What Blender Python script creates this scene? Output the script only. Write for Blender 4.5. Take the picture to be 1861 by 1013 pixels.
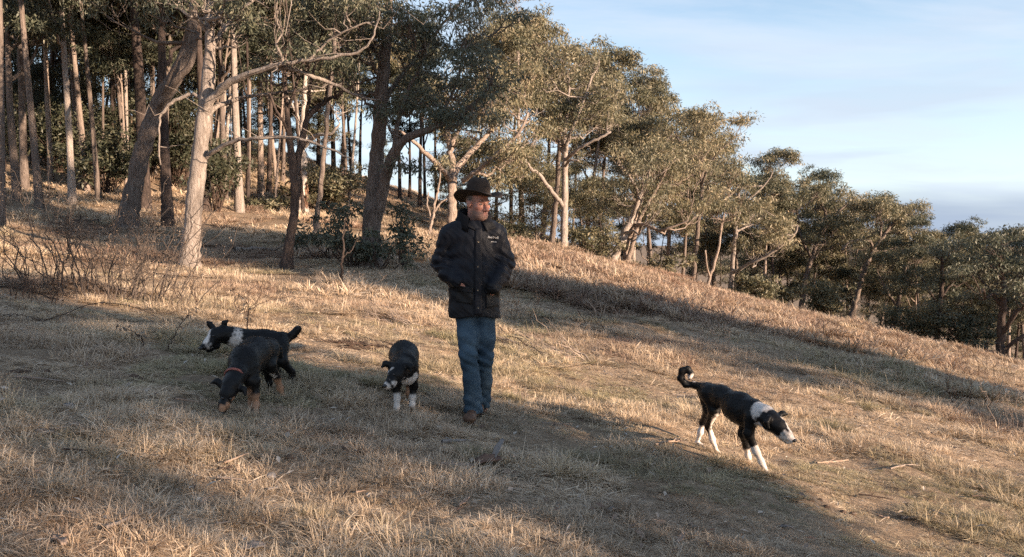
import bpy, math, random, time
import numpy as np
T0 = time.time()
for _o in list(bpy.data.objects): bpy.data.objects.remove(_o)
scene = bpy.context.scene
col = scene.collection
R = math.radians

# ------------------------------------------------------------------ camera
F = 1460.0; CX, CY = 930.5, 506.5          # focal length and centre, photo pixels
TH = math.atan(66.5 / F); CAMZ = 1.6       # slight downward tilt, eye height
cam_data = bpy.data.cameras.new('camera')
cam_data.sensor_width = 36.0
cam_data.lens = 36.0 * F / 1861.0
cam_data.clip_start = 0.05; cam_data.clip_end = 20000
camera = bpy.data.objects.new('camera', cam_data); col.objects.link(camera)
camera.location = (0, 0, CAMZ); camera.rotation_euler = (math.pi / 2 - TH, 0, 0)
scene.camera = camera

# ------------------------------------------------------------------ sun, sky, exposure
SUN_RIGHT = R(60)      # azimuth of the sun, measured from straight behind the camera to the right
SUN_EL = R(12.5)
SDIR = np.array([math.sin(SUN_RIGHT) * math.cos(SUN_EL), -math.cos(SUN_RIGHT) * math.cos(SUN_EL), math.sin(SUN_EL)])
sun_data = bpy.data.lights.new('sun', 'SUN')
sun_data.energy = 5.0; sun_data.angle = R(0.55); sun_data.color = (1.0, 0.755, 0.55)
sun = bpy.data.objects.new('sun', sun_data); col.objects.link(sun)
from mathutils import Vector, Matrix
sun.rotation_euler = Vector(SDIR).to_track_quat('Z', 'Y').to_euler()
sun.location = (30, -15, 30)

world = bpy.data.worlds.new('World'); scene.world = world; world.use_nodes = True
nt = world.node_tree; nt.nodes.clear()
def N(nt, t, **k):
    n = nt.nodes.new(t)
    for a, b in k.items(): setattr(n, a, b)
    return n
L = nt.links.new
sky = N(nt, 'ShaderNodeTexSky', sky_type='NISHITA', sun_disc=False)
sky.sun_elevation = SUN_EL
sky.sun_rotation = math.atan2(SDIR[0], SDIR[1])
sky.altitude = 900; sky.air_density = 1.0; sky.dust_density = 0.6; sky.ozone_density = 1.0
tc = N(nt, 'ShaderNodeTexCoord'); sep = N(nt, 'ShaderNodeSeparateXYZ'); L(tc.outputs['Generated'], sep.inputs[0])
def math_node(nt, op, a, b=None, c=None, clamp=False):
    n = N(nt, 'ShaderNodeMath', operation=op); n.use_clamp = clamp
    for i, v in enumerate((a, b, c)):
        if v is None: continue
        if isinstance(v, (int, float)): n.inputs[i].default_value = v
        else: nt.links.new(v, n.inputs[i])
    return n.outputs[0]
zc = math_node(nt, 'MAXIMUM', sep.outputs['Z'], 0.0)
den = math_node(nt, 'ADD', zc, 0.16)
cmb = N(nt, 'ShaderNodeCombineXYZ')
L(math_node(nt, 'DIVIDE', sep.outputs['X'], den), cmb.inputs[0])
L(math_node(nt, 'DIVIDE', sep.outputs['Y'], den), cmb.inputs[1])
mp = N(nt, 'ShaderNodeMapping'); mp.inputs['Scale'].default_value = (0.55, 1.1, 1); mp.inputs['Rotation'].default_value = (0, 0, R(20))
L(cmb.outputs[0], mp.inputs[0])
def noise(nt, vec, scale, detail=5, rough=0.55, dist=0.0):
    n = N(nt, 'ShaderNodeTexNoise'); n.inputs['Scale'].default_value = scale; n.inputs['Detail'].default_value = detail
    n.inputs['Roughness'].default_value = rough; n.inputs['Distortion'].default_value = dist
    if vec is not None: nt.links.new(vec, n.inputs['Vector'])
    return n.outputs['Fac']
def ramp(nt, fac, stops):
    n = N(nt, 'ShaderNodeValToRGB'); cr = n.color_ramp
    while len(cr.elements) < len(stops): cr.elements.new(0.5)
    for e, (p, c) in zip(cr.elements, stops):
        e.position = p; e.color = (c, c, c, 1) if isinstance(c, (int, float)) else tuple(c) + (1,)
    nt.links.new(fac, n.inputs[0]); return n.outputs[0]
def mixc(nt, fac, a, b, mode='MIX'):
    n = N(nt, 'ShaderNodeMix', data_type='RGBA', blend_type=mode)
    for s, v in ((n.inputs[0], fac), (n.inputs[6], a), (n.inputs[7], b)):
        if isinstance(v, (int, float)): s.default_value = v
        elif isinstance(v, tuple): s.default_value = v + (1,)
        else: nt.links.new(v, s)
    return n.outputs[2]
SKYS = 0.09
veil = ramp(nt, noise(nt, mp.outputs[0], 1.5, 7, 0.6, 0.5), [(0.42, 0.0), (0.62, 1.0)])
# thin high cloud whitens the blue, everywhere in the sky alike
c1 = mixc(nt, math_node(nt, 'MULTIPLY', veil, 0.65), sky.outputs[0], (2.7, 3.05, 3.6))
# bright pale air towards the horizon
lowf = ramp(nt, sep.outputs['Z'], [(0.0, 0.85), (0.10, 0.55), (0.30, 0.12), (0.6, 0.0)])
c2 = mixc(nt, lowf, c1, (2.9, 3.3, 3.75))
# grey streaks
mp2 = N(nt, 'ShaderNodeMapping'); mp2.inputs['Scale'].default_value = (1.6, 1.6, 11.0); L(tc.outputs['Generated'], mp2.inputs[0])
stv = noise(nt, mp2.outputs[0], 1.5, 5, 0.5, 0.2)
st = math_node(nt, 'MULTIPLY', ramp(nt, stv, [(0.50, 0.0), (0.62, 1.0)]), ramp(nt, sep.outputs['Z'], [(0.04, 1.0), (0.32, 0.0)]))
c3 = mixc(nt, math_node(nt, 'MULTIPLY', st, 0.75), c2, (2.2, 2.5, 3.05))
# cloud bank lying on the horizon
edge = math_node(nt, 'MULTIPLY_ADD', stv, 0.05, 0.012)
bank = ramp(nt, math_node(nt, 'SUBTRACT', sep.outputs['Z'], edge), [(0.0, 1.0), (0.035, 0.0)])
c4 = mixc(nt, math_node(nt, 'MULTIPLY', bank, ramp(nt, stv, [(0.3, 0.45), (0.6, 0.95)])), c3, (1.5, 1.85, 2.45))
bg = N(nt, 'ShaderNodeBackground'); bg.inputs['Strength'].default_value = SKYS; L(c4, bg.inputs[0])
wo = N(nt, 'ShaderNodeOutputWorld'); L(bg.outputs[0], wo.inputs[0])

vs = scene.view_settings
vs.view_transform = 'Standard'; vs.look = 'None'; vs.gamma = 1.0; vs.use_curve_mapping = False
vs.exposure = 1.65
scene.render.engine = 'CYCLES'
scene.cycles.use_denoising = False
scene.cycles.use_adaptive_sampling = True; scene.cycles.adaptive_threshold = 0.02
scene.cycles.max_bounces = 4; scene.cycles.diffuse_bounces = 2; scene.cycles.transmission_bounces = 3
scene.cycles.transparent_max_bounces = 4; scene.cycles.caustics_reflective = False; scene.cycles.caustics_refractive = False
scene.cycles.sample_clamp_indirect = 6

# ------------------------------------------------------------------ helpers
def unp(px, py, d):
    """photo pixel + forward distance -> point in the place"""
    xc = (np.asarray(px, float) - CX) / F; yc = -(np.asarray(py, float) - CY) / F
    dy = yc * math.sin(TH) + math.cos(TH); dz = yc * math.cos(TH) - math.sin(TH)
    s = np.asarray(d, float) / dy
    return np.stack(np.broadcast_arrays(xc * s, dy * s, dz * s + CAMZ), -1)

def hash2(ix, iy, seed):
    h = (ix.astype(np.int64) * 374761393 + iy.astype(np.int64) * 668265263 + seed * 982451653) & 0xffffffff
    h = ((h ^ (h >> 13)) * 1274126177) & 0xffffffff
    return ((h ^ (h >> 16)) & 0xffff) / 65535.0
def vnoise(x, y, seed=0):
    x = np.asarray(x, float); y = np.asarray(y, float)
    ix = np.floor(x); iy = np.floor(y); fx = x - ix; fy = y - iy
    fx = fx * fx * (3 - 2 * fx); fy = fy * fy * (3 - 2 * fy)
    a = hash2(ix, iy, seed); b = hash2(ix + 1, iy, seed); c = hash2(ix, iy + 1, seed); d = hash2(ix + 1, iy + 1, seed)
    return (a + (b - a) * fx) * (1 - fy) + (c + (d - c) * fx) * fy
def fbm(x, y, seed=0, o=3):
    s = 0; a = 0.5; t = 0
    for i in range(o):
        s = s + a * vnoise(x * 2 ** i, y * 2 ** i, seed + i); t += a; a *= 0.5
    return s / t

class MB:
    """collects vertices, faces and per-vertex attributes; builds one mesh"""
    def __init__(s): s.v = []; s.f4 = []; s.f3 = []; s.n = 0; s.t = []; s.c = []
    def add(s, v, f4=None, f3=None, t=None, c=None):
        v = np.asarray(v, np.float32).reshape(-1, 3); m = len(v)
        s.v.append(v)
        if f4 is not None and len(f4): s.f4.append(np.asarray(f4, np.int32).reshape(-1, 4) + s.n)
        if f3 is not None and len(f3): s.f3.append(np.asarray(f3, np.int32).reshape(-1, 3) + s.n)
        s.t.append(np.broadcast_to(np.asarray(0.5 if t is None else t, np.float32), (m,)))
        if c is not None: s.c.append(np.asarray(c, np.float32).reshape(m, 3))
        s.n += m
    def mesh(s, name, mat, smooth=True):
        me = bpy.data.meshes.new(name)
        v = np.concatenate(s.v) if s.v else np.zeros((0, 3), np.float32)
        f4 = np.concatenate(s.f4) if s.f4 else np.zeros((0, 4), np.int32)
        f3 = np.concatenate(s.f3) if s.f3 else np.zeros((0, 3), np.int32)
        me.vertices.add(len(v)); me.vertices.foreach_set('co', v.ravel())
        nl = f4.size + f3.size; npoly = len(f4) + len(f3)
        me.loops.add(nl); me.polygons.add(npoly)
        me.loops.foreach_set('vertex_index', np.concatenate([f4.ravel(), f3.ravel()]).astype(np.int32))
        st = np.concatenate([np.arange(len(f4)) * 4, len(f4) * 4 + np.arange(len(f3)) * 3]).astype(np.int32)
        me.polygons.foreach_set('loop_start', st)
        me.polygons.foreach_set('use_smooth', np.full(npoly, smooth))
        at = me.attributes.new('tint', 'FLOAT', 'POINT'); at.data.foreach_set('value', np.concatenate(s.t).astype(np.float32))
        if s.c:
            cc = np.concatenate(s.c); ca = me.attributes.new('coat', 'FLOAT_COLOR', 'POINT')
            ca.data.foreach_set('color', np.c_[cc, np.ones(len(cc))].astype(np.float32).ravel())
        me.update(calc_edges=True); me.validate()
        if mat: me.materials.append(mat)
        return me
    def build(s, name, mat, parent=None, smooth=True, loc=None):
        return link(name, s.mesh(name, mat, smooth), parent, loc)
def link(name, data, parent=None, loc=None):
    o = bpy.data.objects.new(name, data); col.objects.link(o)
    if parent is not None: o.parent = parent
    if loc is not None: o.location = loc
    return o
def tag(o, label=None, cat=None, group=None, kind=None):
    if label: o['label'] = label
    if cat: o['category'] = cat
    if group: o['group'] = group
    if kind: o['kind'] = kind
    return o
def empty(name, loc, label=None, cat=None, group=None):
    o = bpy.data.objects.new(name, None); col.objects.link(o); o.location = loc; o.empty_display_size = 0.2
    return tag(o, label, cat, group)
def copy_tree(o, parent=None):
    c = o.copy(); col.objects.link(c); c.parent = parent
    for ch in o.children: copy_tree(ch, c)
    return c

def spline(pts, n):
    """Catmull-Rom through rows of pts (any number of columns), n samples"""
    p = np.asarray(pts, float)
    if len(p) < 3:
        t = np.linspace(0, 1, n)[:, None]; return p[0] * (1 - t) + p[-1] * t
    q = np.vstack([2 * p[0] - p[1], p, 2 * p[-1] - p[-2]])
    u = np.linspace(0, len(p) - 1 - 1e-6, n); i = u.astype(int); t = (u - i)[:, None]
    a, b, c, d = q[i], q[i + 1], q[i + 2], q[i + 3]
    return 0.5 * (2 * b + (c - a) * t + (2 * a - 5 * b + 4 * c - d) * t ** 2 + (3 * b - a - 3 * c + d) * t ** 3)
def tube(mb, path, rad, sides=6, t=0.5, rng=None, lump=0.0, cap=True):
    path = np.asarray(path, float); n = len(path); rad = np.broadcast_to(np.asarray(rad, float), (n,))
    tan = np.gradient(path, axis=0); tan /= np.linalg.norm(tan, axis=1)[:, None] + 1e-12
    ref = np.where(np.abs(tan[:, 2:3]) > 0.9, np.array([[1., 0, 0]]), np.array([[0., 0, 1]]))
    if np.abs(tan[:, 2]).mean() > 0.6: ref = np.array([[1., 0.1, 0]])
    else: ref = np.array([[0.05, 0.1, 1.]])
    a = np.cross(tan, ref); a /= np.linalg.norm(a, axis=1)[:, None] + 1e-12; b = np.cross(tan, a)
    th = np.arange(sides) / sides * 2 * math.pi
    rr = rad[:, None] * np.ones(sides)
    if lump and rng is not None:
        rr = rr * (1 + lump * rng.normal(size=(1, sides)) * 0.7 + lump * rng.normal(size=(n, sides)) * 0.5)
    v = path[:, None] + rr[..., None] * (np.cos(th)[None, :, None] * a[:, None] + np.sin(th)[None, :, None] * b[:, None])
    i = np.arange(n - 1)[:, None] * sides; j = np.arange(sides)[None]; k = (j + 1) % sides
    f = np.stack([i + j, i + k, i + sides + k, i + sides + j], -1).reshape(-1, 4)
    v = v.reshape(-1, 3); f3 = None
    if cap:
        v = np.vstack([v, path[-1] + tan[-1] * rad[-1] * 0.5]); m = len(v) - 1; o = (n - 1) * sides
        f3 = np.stack([o + np.arange(sides), o + (np.arange(sides) + 1) % sides, np.full(sides, m)], -1)
    mb.add(v, f, f3, t)

# ------------------------------------------------------------------ materials
def new_mat(name):
    m = bpy.data.materials.new(name); m.use_nodes = True
    nt = m.node_tree; b = nt.nodes['Principled BSDF']
    b.inputs['Specular IOR Level'].default_value = 0.25
    return m, nt, b
def attr(nt, name, typ='GEOMETRY'):
    n = N(nt, 'ShaderNodeAttribute', attribute_name=name, attribute_type=typ); return n
def bump(nt, b, h, strength=0.5, dist=0.02):
    n = N(nt, 'ShaderNodeBump'); n.inputs['Strength'].default_value = strength; n.inputs['Distance'].default_value = dist
    nt.links.new(h, n.inputs['Height']); nt.links.new(n.outputs[0], b.inputs['Normal'])
def objvec(nt, scale=(1, 1, 1)):
    t = N(nt, 'ShaderNodeTexCoord'); m = N(nt, 'ShaderNodeMapping'); m.inputs['Scale'].default_value = scale
    nt.links.new(t.outputs['Object'], m.inputs[0]); return m.outputs[0]
def mat_bark(name, dark, mid, light, vs=(9, 9, 1.6), patch=0.4):
    m, nt, b = new_mat(name)
    n1 = noise(nt, objvec(nt, vs), 2.6, 8, 0.75, 0.9)
    n2 = noise(nt, objvec(nt, (2.4, 2.4, 0.7)), 1.3, 6, 0.7, 0.8)
    c = ramp(nt, n1, [(0.34, dark), (0.5, mid), (0.64, light)])
    c = mixc(nt, math_node(nt, 'MULTIPLY', ramp(nt, n2, [(0.45, 0.0), (0.62, 1.0)]), patch), c, tuple(dark))
    oi = N(nt, 'ShaderNodeObjectInfo'); 
    c = mixc(nt, 0.55, c, ramp(nt, oi.outputs['Random'], [(0, 0.62), (1, 1.15)]), 'MULTIPLY')
    nt.links.new(c, b.inputs['Base Color']); b.inputs['Roughness'].default_value = 0.9
    bump(nt, b, n1, 1.0, 0.05)
    return m
def mat_leaf(name, cols, trans=0.22):
    m, nt, b = new_mat(name)
    t = attr(nt, 'tint').outputs['Fac']
    c = ramp(nt, t, [(i / (len(cols) - 1), x) for i, x in enumerate(cols)])
    oi = N(nt, 'ShaderNodeObjectInfo')
    c = mixc(nt, 0.5, c, ramp(nt, oi.outputs['Random'], [(0, (0.75, 0.8, 0.8)), (1, (1.2, 1.12, 1.0))]), 'MULTIPLY')
    nt.links.new(c, b.inputs['Base Color']); b.inputs['Roughness'].default_value = 0.5; b.inputs['Specular IOR Level'].default_value = 0.35
    tr = N(nt, 'ShaderNodeBsdfTranslucent'); nt.links.new(c, tr.inputs[0])
    mx = N(nt, 'ShaderNodeMixShader'); mx.inputs[0].default_value = trans
    nt.links.new(b.outputs[0], mx.inputs[1]); nt.links.new(tr.outputs[0], mx.inputs[2])
    nt.links.new(mx.outputs[0], nt.nodes['Material Output'].inputs[0])
    return m
def mat_plain(name, c1, c2=None, scale=8, rough=0.85, bs=0.0, bscale=40, spec=0.25, stretch=(1, 1, 1)):
    m, nt, b = new_mat(name)
    if c2 is None: c2 = tuple(x * 0.7 for x in c1)
    nf = noise(nt, objvec(nt, stretch), scale, 5, 0.6, 0.2)
    nt.links.new(ramp(nt, nf, [(0.3, c2), (0.7, c1)]), b.inputs['Base Color'])
    b.inputs['Roughness'].default_value = rough; b.inputs['Specular IOR Level'].default_value = spec
    if bs: bump(nt, b, noise(nt, objvec(nt, stretch), bscale, 4, 0.6), bs, 0.01)
    return m
def mat_coat(name, rough=0.6, spec=0.3, nscale=60, amt=0.25, bs=0.25):
    m, nt, b = new_mat(name)
    a = attr(nt, 'coat').outputs['Color']
    nf = noise(nt, objvec(nt), nscale, 4, 0.6)
    c = mixc(nt, amt, a, ramp(nt, nf, [(0.3, 0.45), (0.7, 1.35)]), 'MULTIPLY')
    nt.links.new(c, b.inputs['Base Color']); b.inputs['Roughness'].default_value = rough; b.inputs['Specular IOR Level'].default_value = spec
    if bs: bump(nt, b, nf, bs, 0.008)
    return m
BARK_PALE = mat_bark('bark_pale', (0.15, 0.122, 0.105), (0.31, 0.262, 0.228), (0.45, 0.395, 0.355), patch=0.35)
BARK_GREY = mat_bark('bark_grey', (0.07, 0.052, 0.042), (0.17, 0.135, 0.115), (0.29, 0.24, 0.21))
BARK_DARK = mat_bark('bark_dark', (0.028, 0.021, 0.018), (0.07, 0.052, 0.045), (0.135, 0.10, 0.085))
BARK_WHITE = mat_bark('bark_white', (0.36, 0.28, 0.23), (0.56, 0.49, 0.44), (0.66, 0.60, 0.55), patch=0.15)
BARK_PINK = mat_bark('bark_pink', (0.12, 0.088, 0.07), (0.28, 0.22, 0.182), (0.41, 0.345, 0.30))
BARK_SHAGGY = mat_bark('bark_shaggy', (0.10, 0.05, 0.032), (0.27, 0.15, 0.10), (0.44, 0.30, 0.22), vs=(16, 16, 0.8))
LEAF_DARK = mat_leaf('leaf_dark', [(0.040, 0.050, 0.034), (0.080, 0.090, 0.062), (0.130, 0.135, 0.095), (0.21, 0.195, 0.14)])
LEAF_SHADED = mat_leaf('leaf_shaded', [(0.022, 0.028, 0.018), (0.045, 0.052, 0.034), (0.075, 0.080, 0.052), (0.125, 0.115, 0.08)])  # darkened copy of LEAF_DARK: forest shade put into the leaf colour
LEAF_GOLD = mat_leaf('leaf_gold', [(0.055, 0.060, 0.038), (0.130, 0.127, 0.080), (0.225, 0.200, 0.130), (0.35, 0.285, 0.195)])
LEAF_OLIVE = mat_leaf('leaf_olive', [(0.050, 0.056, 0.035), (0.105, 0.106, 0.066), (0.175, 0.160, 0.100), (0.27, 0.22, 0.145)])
TWIG_DEAD = mat_plain('dead_twig', (0.30, 0.25, 0.21), (0.16, 0.12, 0.10), 12)
TWIG_DARK = mat_plain('dark_twig', (0.085, 0.055, 0.042), (0.04, 0.028, 0.022), 12)

# ------------------------------------------------------------------ terrain
GP = [(345, 482, 17), (680, 470, 18), (0, 405, 21), (522, 476, 17), (572, 432, 24), (235, 410, 24), (760, 430, 32), (740, 372, 60),
      (925, 455, 42), (1025, 460, 36), (1110, 480, 38), (1270, 528, 42), (1440, 565, 46), (1610, 612, 48), (1820, 655, 42),
      (200, 212, 80), (450, 262, 80), (740, 350, 80),
      (1300, 545, 30), (1500, 592, 30), (1700, 640, 30), (1850, 670, 30), (1130, 500, 29)]
_p = [tuple(unp(*g)) for g in GP]
for _x in (-5, -2.5, 0, 2.5, 5):
    for _y in (-4, 0, 3, 6, 9): _p.append((_x, _y, CAMZ - 1.36 - 0.15 * _x))
for _x, _y, _z in [(25, -20, -4.5), (60, -30, -9), (60, 20, -12), (90, 60, -20), (60, 110, -18), (0, 110, -2), (-40, -20, 6), (-60, 30, 9),
                   (-70, 80, 14), (0, -40, 0.3), (20, 160, -14), (120, 0, -20)]:
    _p.append((_x, _y, _z + CAMZ))
_p = np.array(_p); _n = len(_p)
def _U(r): return np.where(r < 1e-9, 0, r * r * np.log(np.maximum(r, 1e-9)))
_K = _U(np.linalg.norm(_p[:, None, :2] - _p[None, :, :2], axis=-1)) + np.eye(_n) * 8.0
_P1 = np.c_[np.ones(_n), _p[:, :2]]
_W = np.linalg.solve(np.block([[_K, _P1], [_P1.T, np.zeros((3, 3))]]), np.r_[_p[:, 2], 0, 0, 0])
def tps(x, y):
    sh = x.shape; x = x.ravel(); y = y.ravel(); o = np.empty(x.size)
    for i in range(0, x.size, 20000):
        xs, ys = x[i:i + 20000], y[i:i + 20000]
        o[i:i + 20000] = _U(np.hypot(xs[:, None] - _p[:, 0], ys[:, None] - _p[:, 1])) @ _W[:_n] + _W[_n] + _W[_n + 1] * xs + _W[_n + 2] * ys
    return o.reshape(sh)
def height(x, y):
    x = np.atleast_1d(np.asarray(x, float)); y = np.atleast_1d(np.asarray(y, float))
    r = np.hypot(x, y); k = np.minimum(1, 130 / np.maximum(r, 1e-6)); h = tps(x * k, y * k)
    t = np.clip((r - 110) / 400, 0, 1); t = t * t * (3 - 2 * t)
    h = h * (1 - t) - 40 * t
    # lumps of an old pasture
    h = h + (fbm(x * 0.9, y * 0.9, 3, 3) - 0.5) * 0.15 + (fbm(x * 2.6, y * 2.6, 11, 2) - 0.5) * 0.06
    return h + (vnoise(x * 0.16, y * 0.16, 21) - 0.5) * 0.5 * np.clip((r - 9) / 15, 0, 1)
def gz(x, y): return float(height(x, y)[0])
def gp(px, d):
    """ground point below photo column px at forward distance d"""
    x = (px - CX) / F * d; return np.array([x, d, gz(x, d)])
def gpix(px, py):
    d = np.geomspace(1.5, 160, 2500); p = unp(np.full_like(d, px), np.full_like(d, py), d)
    b = p[:, 2] < height(p[:, 0], p[:, 1]); i = int(np.argmax(b)) if b.any() else len(d) - 1
    return p[i]

def build_ground():
    rad = np.r_[np.linspace(0.0, 1.4, 6)[1:], np.arange(1.5, 14, 0.06), np.geomspace(14, 150, 260), np.geomspace(155, 9000, 40)]
    # fine angles where the camera looks, coarse elsewhere
    a = np.r_[np.linspace(-48, 48, 460), np.linspace(48, 312, 150)[1:-1]]; a = np.radians(a)
    A, Rr = np.meshgrid(a, rad)
    x = Rr * np.sin(A); y = Rr * np.cos(A)
    z = height(x, y)
    n, m = x.shape
    v = np.stack([x, y, z], -1).reshape(-1, 3)
    i = np.arange(n - 1)[:, None] * m; j = np.arange(m)[None]; k = (j + 1) % m
    f = np.stack([i + j, i + k, i + m + k, i + m + j], -1).reshape(-1, 4)[:, ::-1]
    mb = MB(); v = np.vstack([v, [[0, 0, gz(0, 0)]]])
    f3 = np.stack([np.arange(m), np.full(m, len(v) - 1), (np.arange(m) + 1) % m], -1)
    mb.add(v, f, f3[:, [0, 2, 1]])
    m_, nt, b = new_mat('dry_pasture')
    g = N(nt, 'ShaderNodeNewGeometry').outputs['Position']
    big = noise(nt, g, 0.22, 4, 0.6, 0.3); mid = noise(nt, g, 1.3, 6, 0.65, 0.4)
    mpp = N(nt, 'ShaderNodeMapping'); mpp.inputs['Scale'].default_value = (1, 1, 1); nt.links.new(g, mpp.inputs[0])
    fine = noise(nt, mpp.outputs[0], 14, 6, 0.75, 1.2)
    c = ramp(nt, fine, [(0.30, (0.10, 0.07, 0.05)), (0.46, (0.22, 0.16, 0.11)), (0.62, (0.36, 0.27, 0.19)), (0.78, (0.50, 0.40, 0.29))])
    c = mixc(nt, math_node(nt, 'MULTIPLY', ramp(nt, mid, [(0.46, 0.0), (0.66, 1.0)]), 0.55), c, (0.13, 0.095, 0.07))
    c = mixc(nt, math_node(nt, 'MULTIPLY', ramp(nt, big, [(0.42, 0.0), (0.62, 1.0)]), 0.35), c, (0.25, 0.18, 0.115))
    nt.links.new(c, b.inputs['Base Color']); b.inputs['Roughness'].default_value = 0.95; b.inputs['Specular IOR Level'].default_value = 0.1
    bump(nt, b, fine, 0.8, 0.03)
    o = mb.build('ground', m_); tag(o, 'dry straw coloured pasture falling away to the right', 'ground', kind='structure')
build_ground()
# ------------------------------------------------------------------ trees
def leaf_cloud(mb, cen, rad, per, size, rng, flat=0.95, droop=0.9, tint=(0.0, 1.0), wid=0.21):
    """leaf-sized diamonds hanging in clumps round the centres"""
    cen = np.asarray(cen, float); k = len(cen)
    if k == 0: return
    rad = np.broadcast_to(np.asarray(rad, float), (k,))
    cnt = np.maximum(3, (per * (rad / rad.mean()) ** 2).astype(int)); idx = np.repeat(np.arange(k), cnt); n = len(idx)
    u = rng.normal(size=(n, 3)); u /= np.linalg.norm(u, axis=1)[:, None]
    u[:, 2] = np.where(u[:, 2] < -0.25, -u[:, 2] * rng.random(n), u[:, 2])
    rr = rng.random(n) ** 0.45
    p = cen[idx] + u * (rad[idx] * rr)[:, None] * np.array([1, 1, flat])
    d = rng.normal(size=(n, 3)) * 0.55 + u * 0.35 + np.array([0, 0, -droop]); d /= np.linalg.norm(d, axis=1)[:, None]
    w = np.cross(d, rng.normal(size=(n, 3))); w /= np.linalg.norm(w, axis=1)[:, None] + 1e-9
    ln = size * (0.65 + 0.7 * rng.random(n)); wd = ln * wid * (0.7 + 0.6 * rng.random(n))
    v = np.stack([p, p + d * (ln * 0.45)[:, None] + w * (wd * 0.5)[:, None], p + d * ln[:, None], p + d * (ln * 0.45)[:, None] - w * (wd * 0.5)[:, None]], 1)
    ct = rng.random(k); t = np.clip(tint[0] + (tint[1] - tint[0]) * (0.45 * ct[idx] + 0.55 * rng.random(n)), 0, 1)
    f = np.arange(4 * n).reshape(-1, 4)
    mb.add(v.reshape(-1, 3), f, None, np.repeat(t, 4))

def limb(p0, p1, rng, n=7, sag=0.12, wob=0.05, up=True):
    p0 = np.asarray(p0, float); p1 = np.asarray(p1, float); ln = np.linalg.norm(p1 - p0)
    t = np.linspace(0, 1, n)[:, None]
    mid = np.array([0, 0, (-sag if up else sag) * ln])
    p = p0 + (p1 - p0) * t + mid * np.sin(math.pi * t) + rng.normal(size=(n, 3)) * wob * ln * np.sin(math.pi * t)
    return p

def grow(stems, blobs, rng, leaf, per=90, cl=0.55, ncl=1.0, dead=0, sides=10, lump=0.05, twig_r=0.012, droop=0.75):
    """stems: list of (path, radii) in local metres; blobs: (centre, radii) foliage masses.
    returns (wood, leaves) mesh builders"""
    wood = MB(); lv = MB(); nodes = []; nr = []
    for path, rad in stems:
        tube(wood, path, rad, sides if np.max(rad) > 0.06 else 7, rng=rng, lump=lump)
        nodes += list(path[len(path) // 3:]); nr += list(rad[len(path) // 3:])
    for c, r in blobs:
        c = np.asarray(c, float); r = np.asarray(r, float)
        A = np.array(nodes); dv = c - A; dist = np.linalg.norm(dv, axis=1)
        cost = dist + 1.6 * np.maximum(0, 0.35 * dist - dv[:, 2]) + 1.2 * np.maximum(0, 0.05 - np.array(nr)) * 10
        i = int(np.argmin(cost)); ln = dist[i]
        r0 = min(nr[i] * 0.72, 0.018 + 0.017 * ln + 0.012 * r.max()); r0 = max(r0, twig_r)
        lp = limb(A[i], c - np.array([0, 0, r[2] * 0.25]), rng, 8, 0.13, 0.045)
        lr = np.linspace(r0, twig_r, 8); tube(wood, lp, lr, 6, rng=rng, lump=lump)
        nodes += list(lp[3:]); nr += list(lr[3:])
        vol = r[0] * r[1] * r[2]; k = max(4, int(ncl * 5.0 * (vol ** 0.72) / cl ** 1.6))
        u = rng.normal(size=(k, 3)); u /= np.linalg.norm(u, axis=1)[:, None]; u[:, 2] = np.where(u[:, 2] < -0.3, -0.8 * u[:, 2], u[:, 2])
        cc = c + u * r * (0.25 + 0.95 * rng.random((k, 1)) ** 0.8)
        for q in cc:
            b = lp[rng.integers(3, 8)]
            tw = limb(b, q, rng, 5, 0.1, 0.06); tube(wood, tw, np.linspace(twig_r * 1.1, twig_r * 0.4, 5), 4, cap=False)
        leaf_cloud(lv, cc, cl * (0.45 + 0.75 * rng.random(k)), per * 1.05, leaf * 0.9, rng, droop=droop)
    for _ in range(dead):
        A = np.array(nodes); i = rng.integers(len(A)); dd = rng.normal(size=3) * np.array([1, 1, 0.5]); dd /= np.linalg.norm(dd)
        ln = 0.7 + 1.3 * rng.random()
        tw = limb(A[i], A[i] + dd * ln, rng, 6, 0.05, 0.08); tube(wood, tw, np.linspace(twig_r, 0.003, 6), 4, cap=False)
    return wood, lv

def finish_tree(name, base, wood, lv, bark, leafm, label, cat='tree', group=None):
    root = empty(name, tuple(base), label, cat, group)
    wood.build('trunk', bark, root)
    if lv is not None and lv.n: lv.build('crown', leafm, root, smooth=False)
    return root

def px_path(rows, d, base, n=None):
    """rows (px, py, width_px[, extra distance]) -> local path and radii"""
    a = []
    for r in rows:
        dd = d + (r[3] if len(r) > 3 else 0); p = unp(r[0], r[1], dd) - base
        a.append((*p, r[2] * dd / F / 2))
    s = spline(a, n or max(6, len(rows) * 4)); g = np.random.default_rng(int(rows[0][0] * 7 + len(rows)))
    if n is None or len(rows) < 9: s[1:-1, :3] += g.normal(size=(len(s) - 2, 3)) * np.maximum(s[1:-1, 3:4] * 0.2, 0.012)
    return s[:, :3], np.maximum(s[:, 3] * (1 + 0.04 * g.normal(size=len(s))), 0.003)

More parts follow.
